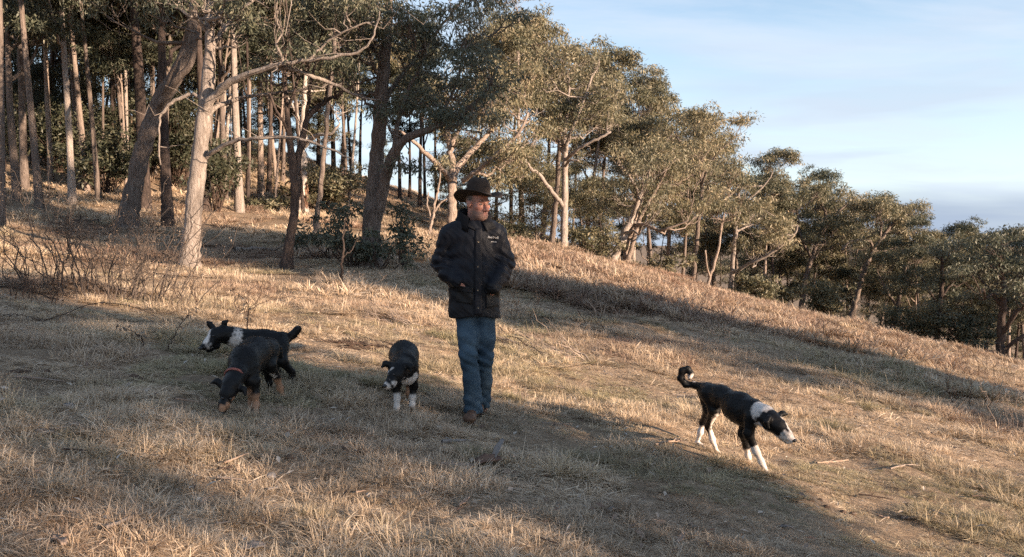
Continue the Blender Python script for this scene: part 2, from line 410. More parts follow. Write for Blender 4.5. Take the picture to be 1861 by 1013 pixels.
def hero(name, label, d, trunk, forks=(), blobs=(), bark=None, leafm=None, seed=1, leaf=0.16, per=70, cl=0.5, ncl=1.0, dead=0, group=None, lump=0.05, droop=0.75, flare=1.0):
    rng = np.random.default_rng(seed)
    base = gp(trunk[0][0], d)
    rows = [list(r) for r in trunk]
    path, rad = px_path(rows, d, base, len(rows) * 5)
    # root the stem in the ground
    path = np.vstack([[path[0][0], path[0][1], -0.35], path * 1.0]); rad = np.r_[rad[0] * 1.25, rad]
    hgt = path[:, 2]; rad = rad * (1 + 0.35 * flare * np.exp(-np.maximum(hgt, 0) / 0.25))
    path[1:, :2] += rng.normal(size=(len(path) - 1, 2)) * rad[1:, None] * 0.06
    stems = [(path, rad)]
    for fk in forks: stems.append(px_path(fk, d, base, max(7, len(fk) * 4)))
    bl = []
    for b in blobs:
        dv = b[4] if len(b) > 4 else 0; dd = d + dv
        c = unp(b[0], b[1], dd) - base; rx = b[2] * dd / F; ry = b[3] * dd / F
        bl.append((c, (rx * 0.8, 0.8 * rx, ry * 1.3)))
    wood, lv = grow(stems, bl, rng, leaf, per, cl, ncl, dead, lump=lump, droop=droop)
    return finish_tree(name, base, wood, lv, bark, leafm, label, 'tree', group)

def blob_fill(poly_boxes, seed, d_spread=1.5, n=1):
    """scatter foliage masses inside boxes (x0, y0, x1, y1, count, rx, ry)"""
    rng = np.random.default_rng(seed); o = []
    for x0, y0, x1, y1, k, rx, ry in poly_boxes:
        for _ in range(k):
            o.append((rng.uniform(x0, x1), rng.uniform(y0, y1), rx * rng.uniform(0.7, 1.25), ry * rng.uniform(0.7, 1.25), rng.uniform(-d_spread, d_spread)))
    return o

# --- the near and middle trees, each traced in place and grown in depth
hero('gum_tree', 'pale smooth gum trunk, brightly sunlit, leaning slightly right with long low limbs', 17,
     [(343, 490, 34.2), (347, 440, 31.5), (353, 380, 29.7), (361, 300, 27.9), (370, 220, 26.1), (378, 150, 24.3), (382, 90, 18.9), (380, 30, 14.4), (384, -60, 10.8), (380, -140, 7.2)],
     [[(370, 215, 15.3), (390, 172, 14.4, -.2), (430, 146, 12.6, -.5), (492, 122, 9.9, -.8), (560, 110, 7.2, -1), (640, 98, 5.4, -1.2), (676, 70, 3.6, -1.3), (690, 20, 2.2, -1.3)],
      [(492, 120, 9.0, -.8), (540, 128, 8.1, -.7), (600, 150, 6.3, -.4), (650, 175, 4.5, 0), (690, 182, 2.7, .2)],
      [(366, 222, 9.9), (400, 192, 9.0, .3), (450, 176, 7.2, .6), (520, 168, 5.4, .8), (580, 160, 3.6, 1)],
      [(372, 290, 9.0), (400, 267, 8.1, -.3), (450, 254, 7.2, -.6), (510, 250, 6.3, -.9), (570, 260, 4.5, -1.1), (640, 288, 2.7, -1.2)],
      [(364, 178, 8.1), (345, 172, 7.2), (318, 184, 6.3), (300, 200, 5.4), (288, 225, 3.6), (292, 300, 2.7)],
      [(560, 112, 5.4, -1), (590, 80, 4.5, -1), (640, 50, 3.6, -1.2), (680, 40, 2.7, -1.2)],
      [(382, 90, 10.8), (420, 40, 8.1, .3), (470, -10, 6.3, .5), (520, -50, 4.5, .6)],
      [(380, 60, 9.9), (350, 20, 7.2, -.3), (320, -30, 5.4, -.5)]],
     blob_fill([(400, -60, 640, 30, 12, 55, 26), (280, -80, 420, 10, 8, 50, 26), (560, -30, 700, 60, 6, 45, 22), (410, 20, 520, 80, 4, 38, 18)], 3),
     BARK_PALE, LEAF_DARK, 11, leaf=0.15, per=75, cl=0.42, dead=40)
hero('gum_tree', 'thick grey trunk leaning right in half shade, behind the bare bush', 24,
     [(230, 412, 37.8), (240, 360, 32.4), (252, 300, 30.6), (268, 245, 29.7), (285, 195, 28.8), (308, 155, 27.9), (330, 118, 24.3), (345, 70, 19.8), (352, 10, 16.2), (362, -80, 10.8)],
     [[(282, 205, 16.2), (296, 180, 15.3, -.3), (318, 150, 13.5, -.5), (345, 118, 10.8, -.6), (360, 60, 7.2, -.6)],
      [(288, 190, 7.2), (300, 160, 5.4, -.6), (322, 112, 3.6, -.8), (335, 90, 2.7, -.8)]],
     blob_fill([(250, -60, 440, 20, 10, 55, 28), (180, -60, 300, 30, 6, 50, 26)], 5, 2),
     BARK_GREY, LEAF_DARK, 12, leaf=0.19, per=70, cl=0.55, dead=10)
hero('gum_tree', 'slim dark branching tree with crooked stem in front of the white gum', 17,
     [(520, 480, 20), (526, 440, 17), (534, 390, 16), (537, 345, 17), (533, 305, 16), (528, 270, 13), (524, 225, 10), (519, 170, 8), (516, 110, 6), (512, 50, 4)],
     [[(535, 320, 14), (546, 270, 12, .2), (556, 225, 10, .3), (575, 195, 8, .4), (612, 175, 6, .5), (650, 152, 4, .6), (690, 140, 3, .6)],
      [(552, 240, 8, .3), (560, 190, 6, .3), (566, 140, 5, .2), (580, 80, 4, .2)],
      [(526, 240, 6), (505, 205, 5, -.3), (490, 170, 4, -.4)],
      [(522, 200, 6), (540, 150, 4, -.3), (552, 100, 3, -.3)]],
     blob_fill([(470, 30, 620, 150, 7, 42, 20), (560, 60, 680, 140, 4, 40, 18)], 6, 1.0),
     BARK_DARK, LEAF_DARK, 13, leaf=0.14, per=55, cl=0.36, dead=26)
hero('gum_tree', 'big twin-stemmed dark gum in shade with leafy shoots at its foot', 18,
     [(670, 472, 43.0), (674, 430, 35.3), (679, 370, 32.7), (683, 310, 28.4), (688, 250, 25.8), (693, 180, 24.1), (699, 110, 21.5), (704, 40, 18.1), (708, -40, 12.9), (712, -140, 7.7)],
     [[(684, 400, 22.4), (696, 345, 21.5, -.2), (706, 305, 21.5, -.4), (720, 272, 18.9, -.6), (742, 250, 15.5, -.8), (790, 232, 12.0, -1), (835, 210, 9.5, -1.1), (880, 170, 6.0, -1.2), (905, 120, 4.3, -1.2)],
      [(716, 278, 10.3, -.6), (722, 230, 8.6, -.5), (735, 180, 6.9, -.4), (760, 130, 5.2, -.4), (780, 80, 3.4, -.4)],
      [(790, 232, 6.9, -1), (810, 195, 6.0, -.8), (830, 150, 4.3, -.6), (845, 90, 3.4, -.6)],
      [(695, 190, 10.3), (720, 150, 8.6, .3), (760, 100, 6.9, .5), (800, 50, 5.2, .7), (840, 0, 3.4, .8)],
      [(700, 130, 8.6), (680, 90, 6.9, -.3), (650, 50, 5.2, -.5), (620, 10, 3.4, -.6)],
      [(692, 215, 6.9), (720, 200, 6.0, .4), (756, 185, 4.3, .6), (800, 180, 2.6, .7)]],
     blob_fill([(700, 20, 900, 120, 16, 50, 24), (720, 110, 900, 210, 17, 46, 22), (780, 180, 890, 250, 6, 40, 18), (600, -40, 760, 70, 11, 50, 24), (620, 70, 720, 150, 5, 36, 18), (820, -30, 930, 40, 6, 46, 22)], 7, 1.6)
     + [(742, 310, 24, 14, -.6), (700, 215, 30, 16, -.9)],
     BARK_GREY, LEAF_DARK, 14, leaf=0.15, per=62, cl=0.40, dead=20)
hero('gum_tree', 'thin straight grey stem standing just left of the twin-stemmed gum', 24,
     [(572, 434, 12), (577, 390, 10), (583, 330, 9), (590, 260, 8.5), (597, 190, 8), (604, 120, 7), (610, 40, 6), (614, -40, 4)], (),
     blob_fill([(560, -30, 680, 50, 6, 45, 22)], 8, 1.5), BARK_GREY, LEAF_DARK, 15, leaf=0.18, per=60, cl=0.5, dead=8)
hero('white_gum', 'white upper trunk shining in the sun above shaggy brown lower bark', 40,
     [(548, 365, 20), (548, 330, 19), (548, 300, 18), (550, 262, 14), (551, 225, 11), (553, 180, 8), (556, 120, 6)],
     [[(551, 270, 8), (563, 255, 7.5, -.5), (580, 246, 7, -1), (602, 243, 5, -1.4), (618, 225, 3.5, -1.5)], [(551, 230, 6), (535, 200, 4), (520, 170, 3)]],
     blob_fill([(500, 130, 620, 200, 5, 40, 18)], 9, 2), BARK_WHITE, LEAF_OLIVE, 16, leaf=0.24, per=60, cl=0.7)
def shag():
    rng = np.random.default_rng(4); mb = MB(); base = gp(548, 40)
    for i in range(60):
        th = rng.uniform(0, 6.28); z0 = rng.uniform(0.2, 1.6); r = 0.285
        p = np.array([math.cos(th) * r, math.sin(th) * r, z0]); ln = rng.uniform(0.3, 0.9)
        tube(mb, np.array([p, p + [math.cos(th) * .05, math.sin(th) * .05, -ln * .5], p + [math.cos(th) * .09, math.sin(th) * .09, -ln]]), [0.03, 0.035, 0.012], 4)
    return mb
_wg = bpy.data.objects['white_gum']; shag().build('bark_strips', BARK_SHAGGY, _wg)
hero('gum_tree', 'sunlit pinkish trunk with spreading forked limbs behind the man', 32,
     [(822, 436, 19), (821, 400, 17), (821, 360, 16), (823, 325, 16), (822, 295, 12), (816, 260, 11), (812, 220, 8), (810, 170, 6)],
     [[(822, 330, 12), (806, 312, 10, -.5), (784, 288, 9, -1), (756, 262, 7, -1.5), (730, 240, 5, -1.8)],
      [(824, 318, 13), (840, 295, 11, .4), (862, 270, 9, .8), (890, 240, 7, 1), (915, 200, 5, 1.2), (930, 150, 4, 1.2)],
      [(862, 315, 9, -1), (890, 292, 9, -1.3), (920, 265, 8, -1.6), (945, 240, 6, -1.8), (960, 205, 4, -1.8)],
      [(840, 330, 9, -.6), (862, 315, 9, -1)],
      [(818, 270, 8), (835, 235, 7, .5), (850, 190, 5, .8)], [(816, 255, 6), (795, 225, 5, -.5), (775, 190, 4, -.8)]],
     blob_fill([(850, 110, 980, 220, 13, 44, 20), (880, 200, 1000, 300, 10, 38, 18), (760, 170, 880, 250, 6, 40, 18), (890, 300, 960, 350, 4, 28, 14)], 10, 2.5),
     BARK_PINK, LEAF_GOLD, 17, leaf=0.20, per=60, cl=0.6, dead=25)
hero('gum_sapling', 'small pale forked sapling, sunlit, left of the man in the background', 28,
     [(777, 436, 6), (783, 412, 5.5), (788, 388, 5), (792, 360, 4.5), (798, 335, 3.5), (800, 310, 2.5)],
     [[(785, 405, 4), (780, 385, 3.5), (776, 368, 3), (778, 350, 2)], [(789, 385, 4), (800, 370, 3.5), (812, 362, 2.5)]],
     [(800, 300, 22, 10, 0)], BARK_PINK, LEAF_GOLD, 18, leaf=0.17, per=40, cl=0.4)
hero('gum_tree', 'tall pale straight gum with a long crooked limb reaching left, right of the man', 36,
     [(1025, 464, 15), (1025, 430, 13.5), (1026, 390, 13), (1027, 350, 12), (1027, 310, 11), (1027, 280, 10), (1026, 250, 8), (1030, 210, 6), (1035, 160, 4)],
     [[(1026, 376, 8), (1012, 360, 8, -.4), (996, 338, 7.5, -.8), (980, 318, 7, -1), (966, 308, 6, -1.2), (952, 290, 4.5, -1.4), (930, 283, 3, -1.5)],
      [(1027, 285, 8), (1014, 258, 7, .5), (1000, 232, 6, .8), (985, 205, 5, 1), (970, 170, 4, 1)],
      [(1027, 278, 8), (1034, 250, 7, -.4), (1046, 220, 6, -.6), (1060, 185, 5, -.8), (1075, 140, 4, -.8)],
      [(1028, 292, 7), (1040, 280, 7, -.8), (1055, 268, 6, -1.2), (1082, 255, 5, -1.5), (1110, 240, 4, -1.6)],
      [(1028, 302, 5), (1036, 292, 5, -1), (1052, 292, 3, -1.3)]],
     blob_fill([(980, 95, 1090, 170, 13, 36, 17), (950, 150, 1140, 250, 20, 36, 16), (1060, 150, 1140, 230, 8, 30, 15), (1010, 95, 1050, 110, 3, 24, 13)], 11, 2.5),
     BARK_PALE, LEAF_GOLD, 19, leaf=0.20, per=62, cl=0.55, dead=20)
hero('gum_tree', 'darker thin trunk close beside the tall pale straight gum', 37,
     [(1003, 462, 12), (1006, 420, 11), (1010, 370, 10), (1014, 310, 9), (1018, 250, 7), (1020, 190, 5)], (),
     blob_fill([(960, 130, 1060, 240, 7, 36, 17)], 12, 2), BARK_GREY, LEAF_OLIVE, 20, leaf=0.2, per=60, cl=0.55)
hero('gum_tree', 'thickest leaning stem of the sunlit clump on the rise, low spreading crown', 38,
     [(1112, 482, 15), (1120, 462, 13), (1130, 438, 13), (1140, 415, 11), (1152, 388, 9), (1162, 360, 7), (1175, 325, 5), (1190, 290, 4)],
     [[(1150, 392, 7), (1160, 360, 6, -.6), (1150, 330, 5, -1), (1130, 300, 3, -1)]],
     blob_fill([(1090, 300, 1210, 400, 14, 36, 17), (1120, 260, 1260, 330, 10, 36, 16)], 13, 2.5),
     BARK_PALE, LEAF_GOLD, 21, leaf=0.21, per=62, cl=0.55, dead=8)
hero('gum_tree', 'middle leaning stem of the sunlit clump on the rise', 38.6,
     [(1130, 484, 9), (1138, 455, 8), (1146, 425, 8), (1156, 395, 7), (1170, 350, 6), (1186, 310, 4)], (),
     blob_fill([(1150, 290, 1230, 370, 8, 34, 16)], 14, 2), BARK_PINK, LEAF_GOLD, 22, leaf=0.21, per=60, cl=0.55)
hero('gum_tree', 'right leaning stem of the sunlit clump, with a bare limb bending right', 38.3,
     [(1138, 484, 9), (1146, 458, 8.5), (1153, 430, 8), (1160, 405, 8), (1172, 380, 6), (1190, 350, 5), (1210, 310, 4), (1225, 270, 3)],
     [[(1160, 408, 7), (1172, 410, 6, -.6), (1188, 415, 6, -1), (1200, 420, 5, -1.2), (1212, 416, 5, -1.5), (1250, 402, 3, -1.8)]],
     blob_fill([(1180, 250, 1290, 330, 9, 36, 16), (1200, 330, 1290, 390, 6, 34, 15)], 15, 2), BARK_PINK, LEAF_GOLD, 23, leaf=0.21, per=60, cl=0.55, dead=10)
hero('gum_tree', 'tall tree with tufted rounded top against the sky, middle of the ridge', 48,
     [(1258, 528, 9), (1262, 480, 8), (1268, 420, 8), (1274, 360, 7), (1276, 300, 6), (1272, 250, 4)],
     [[(1274, 340, 5), (1290, 300, 4, -1), (1310, 270, 3, -1.4)], [(1275, 320, 5), (1250, 280, 4), (1230, 250, 3)]],
     blob_fill([(1180, 215, 1300, 290, 17, 30, 14), (1240, 225, 1350, 310, 12, 30, 14), (1255, 208, 1290, 220, 3, 20, 10)], 16, 3),
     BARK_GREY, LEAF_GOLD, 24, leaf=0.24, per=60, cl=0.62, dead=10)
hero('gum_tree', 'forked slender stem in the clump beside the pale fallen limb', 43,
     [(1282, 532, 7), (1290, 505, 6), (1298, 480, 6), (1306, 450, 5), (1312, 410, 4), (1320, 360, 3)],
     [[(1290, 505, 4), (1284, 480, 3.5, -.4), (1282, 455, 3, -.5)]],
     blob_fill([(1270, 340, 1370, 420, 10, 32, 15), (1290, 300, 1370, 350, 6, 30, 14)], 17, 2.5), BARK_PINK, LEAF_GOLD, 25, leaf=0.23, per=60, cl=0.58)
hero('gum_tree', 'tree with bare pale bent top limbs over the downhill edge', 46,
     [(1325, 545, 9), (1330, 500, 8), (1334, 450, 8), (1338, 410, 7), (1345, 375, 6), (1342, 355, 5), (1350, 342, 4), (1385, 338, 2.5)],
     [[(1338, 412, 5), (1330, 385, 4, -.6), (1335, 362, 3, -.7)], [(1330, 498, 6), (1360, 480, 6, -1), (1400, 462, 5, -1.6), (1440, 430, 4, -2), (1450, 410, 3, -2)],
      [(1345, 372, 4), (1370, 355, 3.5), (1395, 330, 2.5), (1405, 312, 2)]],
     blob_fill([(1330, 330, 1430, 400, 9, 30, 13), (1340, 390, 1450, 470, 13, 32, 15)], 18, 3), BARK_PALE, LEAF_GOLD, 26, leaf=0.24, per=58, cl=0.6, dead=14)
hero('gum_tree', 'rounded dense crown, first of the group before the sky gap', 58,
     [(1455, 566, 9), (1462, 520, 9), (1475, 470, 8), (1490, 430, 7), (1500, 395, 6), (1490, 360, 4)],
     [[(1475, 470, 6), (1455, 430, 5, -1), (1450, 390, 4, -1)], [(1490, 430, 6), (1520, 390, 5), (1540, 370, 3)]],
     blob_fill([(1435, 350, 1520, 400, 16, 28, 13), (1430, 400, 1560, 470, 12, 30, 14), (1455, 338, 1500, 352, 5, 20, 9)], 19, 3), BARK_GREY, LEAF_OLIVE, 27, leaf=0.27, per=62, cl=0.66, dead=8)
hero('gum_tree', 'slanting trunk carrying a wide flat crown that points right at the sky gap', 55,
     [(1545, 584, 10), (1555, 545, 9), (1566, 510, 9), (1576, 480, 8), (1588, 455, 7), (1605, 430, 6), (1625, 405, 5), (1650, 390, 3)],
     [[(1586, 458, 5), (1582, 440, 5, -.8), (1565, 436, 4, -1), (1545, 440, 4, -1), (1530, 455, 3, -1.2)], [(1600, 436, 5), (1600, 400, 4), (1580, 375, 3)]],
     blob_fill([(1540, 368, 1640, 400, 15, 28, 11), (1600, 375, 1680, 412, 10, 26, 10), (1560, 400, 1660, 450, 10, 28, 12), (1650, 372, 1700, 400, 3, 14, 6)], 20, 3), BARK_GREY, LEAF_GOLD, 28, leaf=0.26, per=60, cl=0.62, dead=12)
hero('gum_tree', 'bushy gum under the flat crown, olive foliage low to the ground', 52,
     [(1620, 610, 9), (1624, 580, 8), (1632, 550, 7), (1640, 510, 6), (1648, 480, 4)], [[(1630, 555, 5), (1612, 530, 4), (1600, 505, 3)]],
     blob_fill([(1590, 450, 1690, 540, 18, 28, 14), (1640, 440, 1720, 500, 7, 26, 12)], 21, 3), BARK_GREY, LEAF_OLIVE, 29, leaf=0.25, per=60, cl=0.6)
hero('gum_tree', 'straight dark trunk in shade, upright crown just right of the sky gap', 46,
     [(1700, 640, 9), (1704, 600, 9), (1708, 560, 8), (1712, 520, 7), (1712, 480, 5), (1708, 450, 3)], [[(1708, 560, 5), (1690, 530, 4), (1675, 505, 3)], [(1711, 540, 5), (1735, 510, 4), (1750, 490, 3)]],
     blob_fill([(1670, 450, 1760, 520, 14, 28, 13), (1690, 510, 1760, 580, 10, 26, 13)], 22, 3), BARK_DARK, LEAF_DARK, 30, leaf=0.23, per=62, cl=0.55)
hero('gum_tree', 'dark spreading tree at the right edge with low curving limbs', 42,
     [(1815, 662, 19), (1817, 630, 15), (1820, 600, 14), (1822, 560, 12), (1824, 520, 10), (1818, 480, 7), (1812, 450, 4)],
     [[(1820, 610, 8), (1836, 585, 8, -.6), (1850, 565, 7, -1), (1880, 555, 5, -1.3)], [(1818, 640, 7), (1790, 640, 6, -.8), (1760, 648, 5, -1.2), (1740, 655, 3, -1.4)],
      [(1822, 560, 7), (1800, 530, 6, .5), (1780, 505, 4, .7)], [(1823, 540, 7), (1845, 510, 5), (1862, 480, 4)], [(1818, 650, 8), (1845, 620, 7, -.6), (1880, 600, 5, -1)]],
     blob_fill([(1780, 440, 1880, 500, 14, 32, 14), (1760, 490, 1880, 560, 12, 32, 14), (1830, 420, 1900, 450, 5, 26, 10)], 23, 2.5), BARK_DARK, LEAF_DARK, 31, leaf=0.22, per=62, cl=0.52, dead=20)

# --- forest trunks behind, one row each: px, distance, width px, lean px at the top, bark, leaves
PROTO = []
def proto(seed, H, r, leafm, bark, nb=11, spread=1.0, low=0.5, leaf=0.29, fork=True):
    rng = np.random.default_rng(seed)
    n = 12; t = np.linspace(0, 1, n)
    ph = rng.uniform(0, 6.28, 2); w = rng.uniform(0.15, 0.4, 2)
    path = np.stack([w[0] * np.sin(t * 4 + ph[0]) * t + rng.normal() * 0.5 * t, w[1] * np.sin(t * 3.5 + ph[1]) * t + rng.normal() * 0.4 * t, t * H * 0.86], -1); path -= path[0]
    rad = r * (1 - 0.78 * t) * (1 + 0.4 * np.exp(-t * H / 0.3)); path[0, 2] = -0.5
    stems = [(path, rad)]
    if fork:
        for q in range(2):
            i = rng.integers(4, 8); a = rng.uniform(0, 6.28); ln = H * rng.uniform(0.22, 0.34)
            e = path[i] + np.array([math.cos(a) * ln * 0.55, math.sin(a) * ln * 0.55, ln * 0.85]); lp = limb(path[i], e, rng, 8, 0.15, 0.03)
            stems.append((lp, np.linspace(rad[i] * 0.62, 0.03, 8)))
    bl = []
    for q in range(nb):
        a = rng.uniform(0, 6.28); z = H * rng.uniform(low, 1.0); f = math.sin(math.pi * min(1, max(0.08, (z / H - low + 0.08) / (1.08 - low)))) ** 0.6
        rr = H * 0.19 * spread * f * rng.uniform(0.3, 1.05)
        b = H * rng.uniform(0.065, 0.105) * (0.7 + 0.3 * spread)
        bl.append(((path[-1][0] * z / H + math.cos(a) * rr, path[-1][1] * z / H + math.sin(a) * rr, z), (b * 1.1, b * 1.1, b * 0.8)))
    wood, lv = grow(stems, bl, rng, leaf, 72, 0.64, 1.0, 8, sides=8)
    return wood.mesh('trunk', bark), lv.mesh('crown', leafm, False), H, r, bl
PROTO = [proto(101, 15, .20, LEAF_DARK, BARK_GREY, 13, 0.9, 0.48), proto(102, 17, .22, LEAF_OLIVE, BARK_PINK, 13, 0.8, 0.55), proto(103, 14, .18, LEAF_DARK, BARK_DARK, 12, 0.9, 0.42),
         proto(104, 16, .21, LEAF_GOLD, BARK_PALE, 15, 1.05, 0.45), proto(105, 12, .17, LEAF_OLIVE, BARK_GREY, 14, 1.15, 0.34), proto(106, 13, .2, LEAF_GOLD, BARK_PINK, 15, 1.2, 0.38),
         proto(107, 18, .2, LEAF_DARK, BARK_PALE, 12, 0.75, 0.55), proto(108, 6, .07, LEAF_SHADED, BARK_DARK, 26, 1.5, 0.10, 0.22, False), proto(109, 6.5, .07, LEAF_OLIVE, BARK_GREY, 26, 1.5, 0.12, 0.22, False)]
def plant(k, base, h=1.0, rz=0.0, wid=1.0, lean=(0, 0), label='', group=None, name='gum_tree', cat='tree', bark=None):
    tm, cm, H, r = PROTO[k][:4]
    root = empty(name, tuple(base), label, cat, group); root.rotation_euler = (lean[0], lean[1], rz); root.scale = (h, h, h)
    o = link('trunk', tm, root); o.scale = (wid, wid, 1.0)
    if bark is not None: o.material_slots[0].link = 'OBJECT'; o.material_slots[0].material = bark
    c = link('crown', cm, root)
    return root
_rng = np.random.default_rng(55)
ORD = ['first', 'second', 'third', 'fourth', 'fifth', 'sixth', 'seventh', 'eighth', 'ninth', 'tenth', 'eleventh', 'twelfth', 'thirteenth', 'fourteenth', 'fifteenth',
       'sixteenth', 'seventeenth', 'eighteenth', 'nineteenth', 'twentieth', 'twenty-first', 'twenty-second', 'twenty-third', 'twenty-fourth', 'twenty-fifth', 'twenty-sixth', 'twenty-seventh', 'twenty-eighth', 'twenty-ninth', 'thirtieth']
ORD += ['thirty-' + w for w in ORD[:9]] + ['fortieth'] + ['forty-' + w for w in ORD[:9]]
# left forest: (px, distance, trunk width px, proto, bark, word)
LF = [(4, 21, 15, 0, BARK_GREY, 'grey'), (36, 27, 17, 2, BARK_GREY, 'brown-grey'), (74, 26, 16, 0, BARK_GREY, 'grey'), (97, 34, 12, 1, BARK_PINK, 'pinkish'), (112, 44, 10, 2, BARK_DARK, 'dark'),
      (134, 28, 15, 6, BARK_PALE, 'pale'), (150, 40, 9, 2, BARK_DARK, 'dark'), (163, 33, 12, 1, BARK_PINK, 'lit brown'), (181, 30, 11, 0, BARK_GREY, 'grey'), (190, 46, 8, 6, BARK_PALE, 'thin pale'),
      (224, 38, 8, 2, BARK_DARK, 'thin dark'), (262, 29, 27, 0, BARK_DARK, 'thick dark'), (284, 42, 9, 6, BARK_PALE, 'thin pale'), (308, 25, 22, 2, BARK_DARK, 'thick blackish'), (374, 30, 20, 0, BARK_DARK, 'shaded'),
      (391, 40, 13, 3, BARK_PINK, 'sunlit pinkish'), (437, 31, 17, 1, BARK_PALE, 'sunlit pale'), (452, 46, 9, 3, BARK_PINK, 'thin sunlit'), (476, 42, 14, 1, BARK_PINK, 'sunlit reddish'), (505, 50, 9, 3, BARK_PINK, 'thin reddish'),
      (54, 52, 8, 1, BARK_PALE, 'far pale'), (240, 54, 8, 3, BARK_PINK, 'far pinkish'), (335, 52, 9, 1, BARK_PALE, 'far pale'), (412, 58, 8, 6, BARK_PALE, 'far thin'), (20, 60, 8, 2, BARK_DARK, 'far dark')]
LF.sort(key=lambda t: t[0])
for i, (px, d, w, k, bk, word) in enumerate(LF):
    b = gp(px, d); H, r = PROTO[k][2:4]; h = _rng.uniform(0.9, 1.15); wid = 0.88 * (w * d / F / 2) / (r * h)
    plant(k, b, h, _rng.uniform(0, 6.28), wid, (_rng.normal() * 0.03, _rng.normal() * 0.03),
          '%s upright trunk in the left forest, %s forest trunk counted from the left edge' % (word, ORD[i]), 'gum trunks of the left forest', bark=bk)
# trees on the crest behind the twin-stemmed gum, slim and dark against the sky
for i, (px, d, w) in enumerate([(606, 66, 6), (622, 60, 7), (640, 64, 6), (655, 70, 6), (727, 62, 7), (745, 66, 6), (764, 58, 8), (773, 68, 6), (793, 64, 7), (860, 62, 8), (900, 66, 7), (928, 60, 8)]):
    k = (0, 2, 6, 1)[i % 4]; b = gp(px, d); H, r = PROTO[k][2:4]; h = _rng.uniform(0.75, 1.0)
    plant(k, b, h, _rng.uniform(0, 6.28), (w * d / F / 2) / (r * h), (_rng.normal() * 0.02, _rng.normal() * 0.04),
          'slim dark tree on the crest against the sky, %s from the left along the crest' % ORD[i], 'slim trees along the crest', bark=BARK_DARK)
# thicker trees filling the ridge behind the sunlit row
for i, (px, d, k, h) in enumerate(sorted([(950, 48, 3, 1.0), (985, 54, 5, 1.1), (1060, 52, 5, 1.0), (1085, 58, 0, 0.95), (1150, 56, 3, 0.9), (1185, 50, 4, 0.9), (1215, 60, 5, 1.0), (1240, 54, 4, 0.9), (1300, 62, 5, 0.98), (1345, 60, 4, 0.9),
                                   (1385, 64, 5, 0.9), (1410, 56, 2, 0.72), (1432, 70, 4, 0.72), (1480, 68, 0, 0.82), (1512, 62, 4, 0.86), (1575, 72, 2, 0.95), (1600, 66, 4, 0.8), (1650, 70, 2, 0.82), (1665, 58, 5, 0.62),
                                   (1735, 60, 2, 0.72), (1760, 66, 4, 0.78), (1780, 54, 0, 0.62), (1850, 60, 2, 0.66), (1880, 52, 0, 0.55), (1840, 76, 4, 0.72), (1790, 80, 5, 0.75)])):
    plant(k, gp(px, d), h, _rng.uniform(0, 6.28), 0.9, (_rng.normal() * 0.05, _rng.normal() * 0.08 + 0.03),
          '%s tree of the ridge wood beyond the sunlit row, counted from behind the man rightward' % ORD[i], 'ridge wood behind the sunlit row')
for i, (px, d, k, h) in enumerate(sorted([(1725, 50, 4, 0.58), (1755, 54, 5, 0.62), (1795, 48, 4, 0.60), (1838, 52, 5, 0.66), (1868, 46, 4, 0.62), (1675, 52, 0, 0.55), (1640, 60, 4, 0.66), (1545, 64, 5, 0.74), (1420, 62, 4, 0.72), (1390, 56, 5, 0.66)])):
    plant(k, gp(px, d), h, _rng.uniform(0, 6.28), 1.0, (_rng.normal() * 0.05, _rng.normal() * 0.05), '%s low full-crowned gum filling the right-hand treeline, counted from its left end' % ORD[i], 'low gums filling the right treeline')
# a last row farther down the slope
for i, (px, d, k, h) in enumerate(sorted([(1040, 80, 4, 1.0), (1130, 84, 2, 0.9), (1260, 86, 4, 1.0), (1370, 90, 2, 1.0), (1460, 92, 4, 1.05), (1550, 95, 2, 1.1), (1625, 90, 4, 1.0), (1700, 96, 2, 1.0), (1830, 100, 4, 1.1), (1890, 90, 2, 1.0)])):
    plant(k, gp(px, d), h, _rng.uniform(0, 6.28), 0.9, (0, 0), '%s tree of the farthest dark row down the slope, counted from the left' % ORD[i], 'farthest trees down the slope')
# slim trunks deeper in the left forest
_SL = sorted([float(v) for v in np.random.default_rng(8).uniform(-30, 640, 44)])
for i, px in enumerate(_SL):
    d = _rng.uniform(34, 66); k = (0, 2, 6, 1)[i % 4]; w = _rng.uniform(4, 8); bk = (BARK_DARK, BARK_PINK, BARK_GREY, BARK_PALE, BARK_DARK)[i % 5]; b = gp(px, d); H, r = PROTO[k][2:4]; h = _rng.uniform(0.8, 1.1)
    plant(k, b, h, _rng.uniform(0, 6.28), (w * d / F / 2) / (r * h), (_rng.normal() * 0.05, _rng.normal() * 0.09), '%s slim background stem of the left forest, counted from the left edge' % ORD[i], 'slim stems deep in the left forest', bark=bk)
for i, (px, d, k, h) in enumerate(sorted([(862, 46, 8, 0.95), (905, 44, 8, 1.0), (945, 48, 8, 1.05), (975, 44, 8, 0.85), (835, 52, 7, 1.0), (1060, 50, 8, 0.9), (1095, 46, 8, 0.75)])):
    plant(k, gp(px, d), h, _rng.uniform(0, 6.28), 1.0, (0, 0), '%s low leafy tree right behind the man, counted from the left' % ORD[i], 'low leafy trees behind the man')
for i, (px, d, k, h) in enumerate(sorted([(-70, 30, 0, 1.0), (-20, 34, 2, 1.05), (48, 31, 6, 1.0), (88, 38, 2, 1.0), (147, 36, 0, 1.05), (208, 40, 2, 1.1), (300, 36, 0, 1.0), (345, 44, 2, 1.05), (410, 36, 6, 1.0), (490, 46, 0, 1.0)])):
    plant(k, gp(px, d), h, _rng.uniform(0, 6.28), 0.75, (_rng.normal() * 0.05, _rng.normal() * 0.07), '%s shaded leaning gum among the left forest trunks, counted from the left edge' % ORD[i], 'shaded gums among the left forest trunks', bark=BARK_DARK if i % 2 else BARK_GREY)
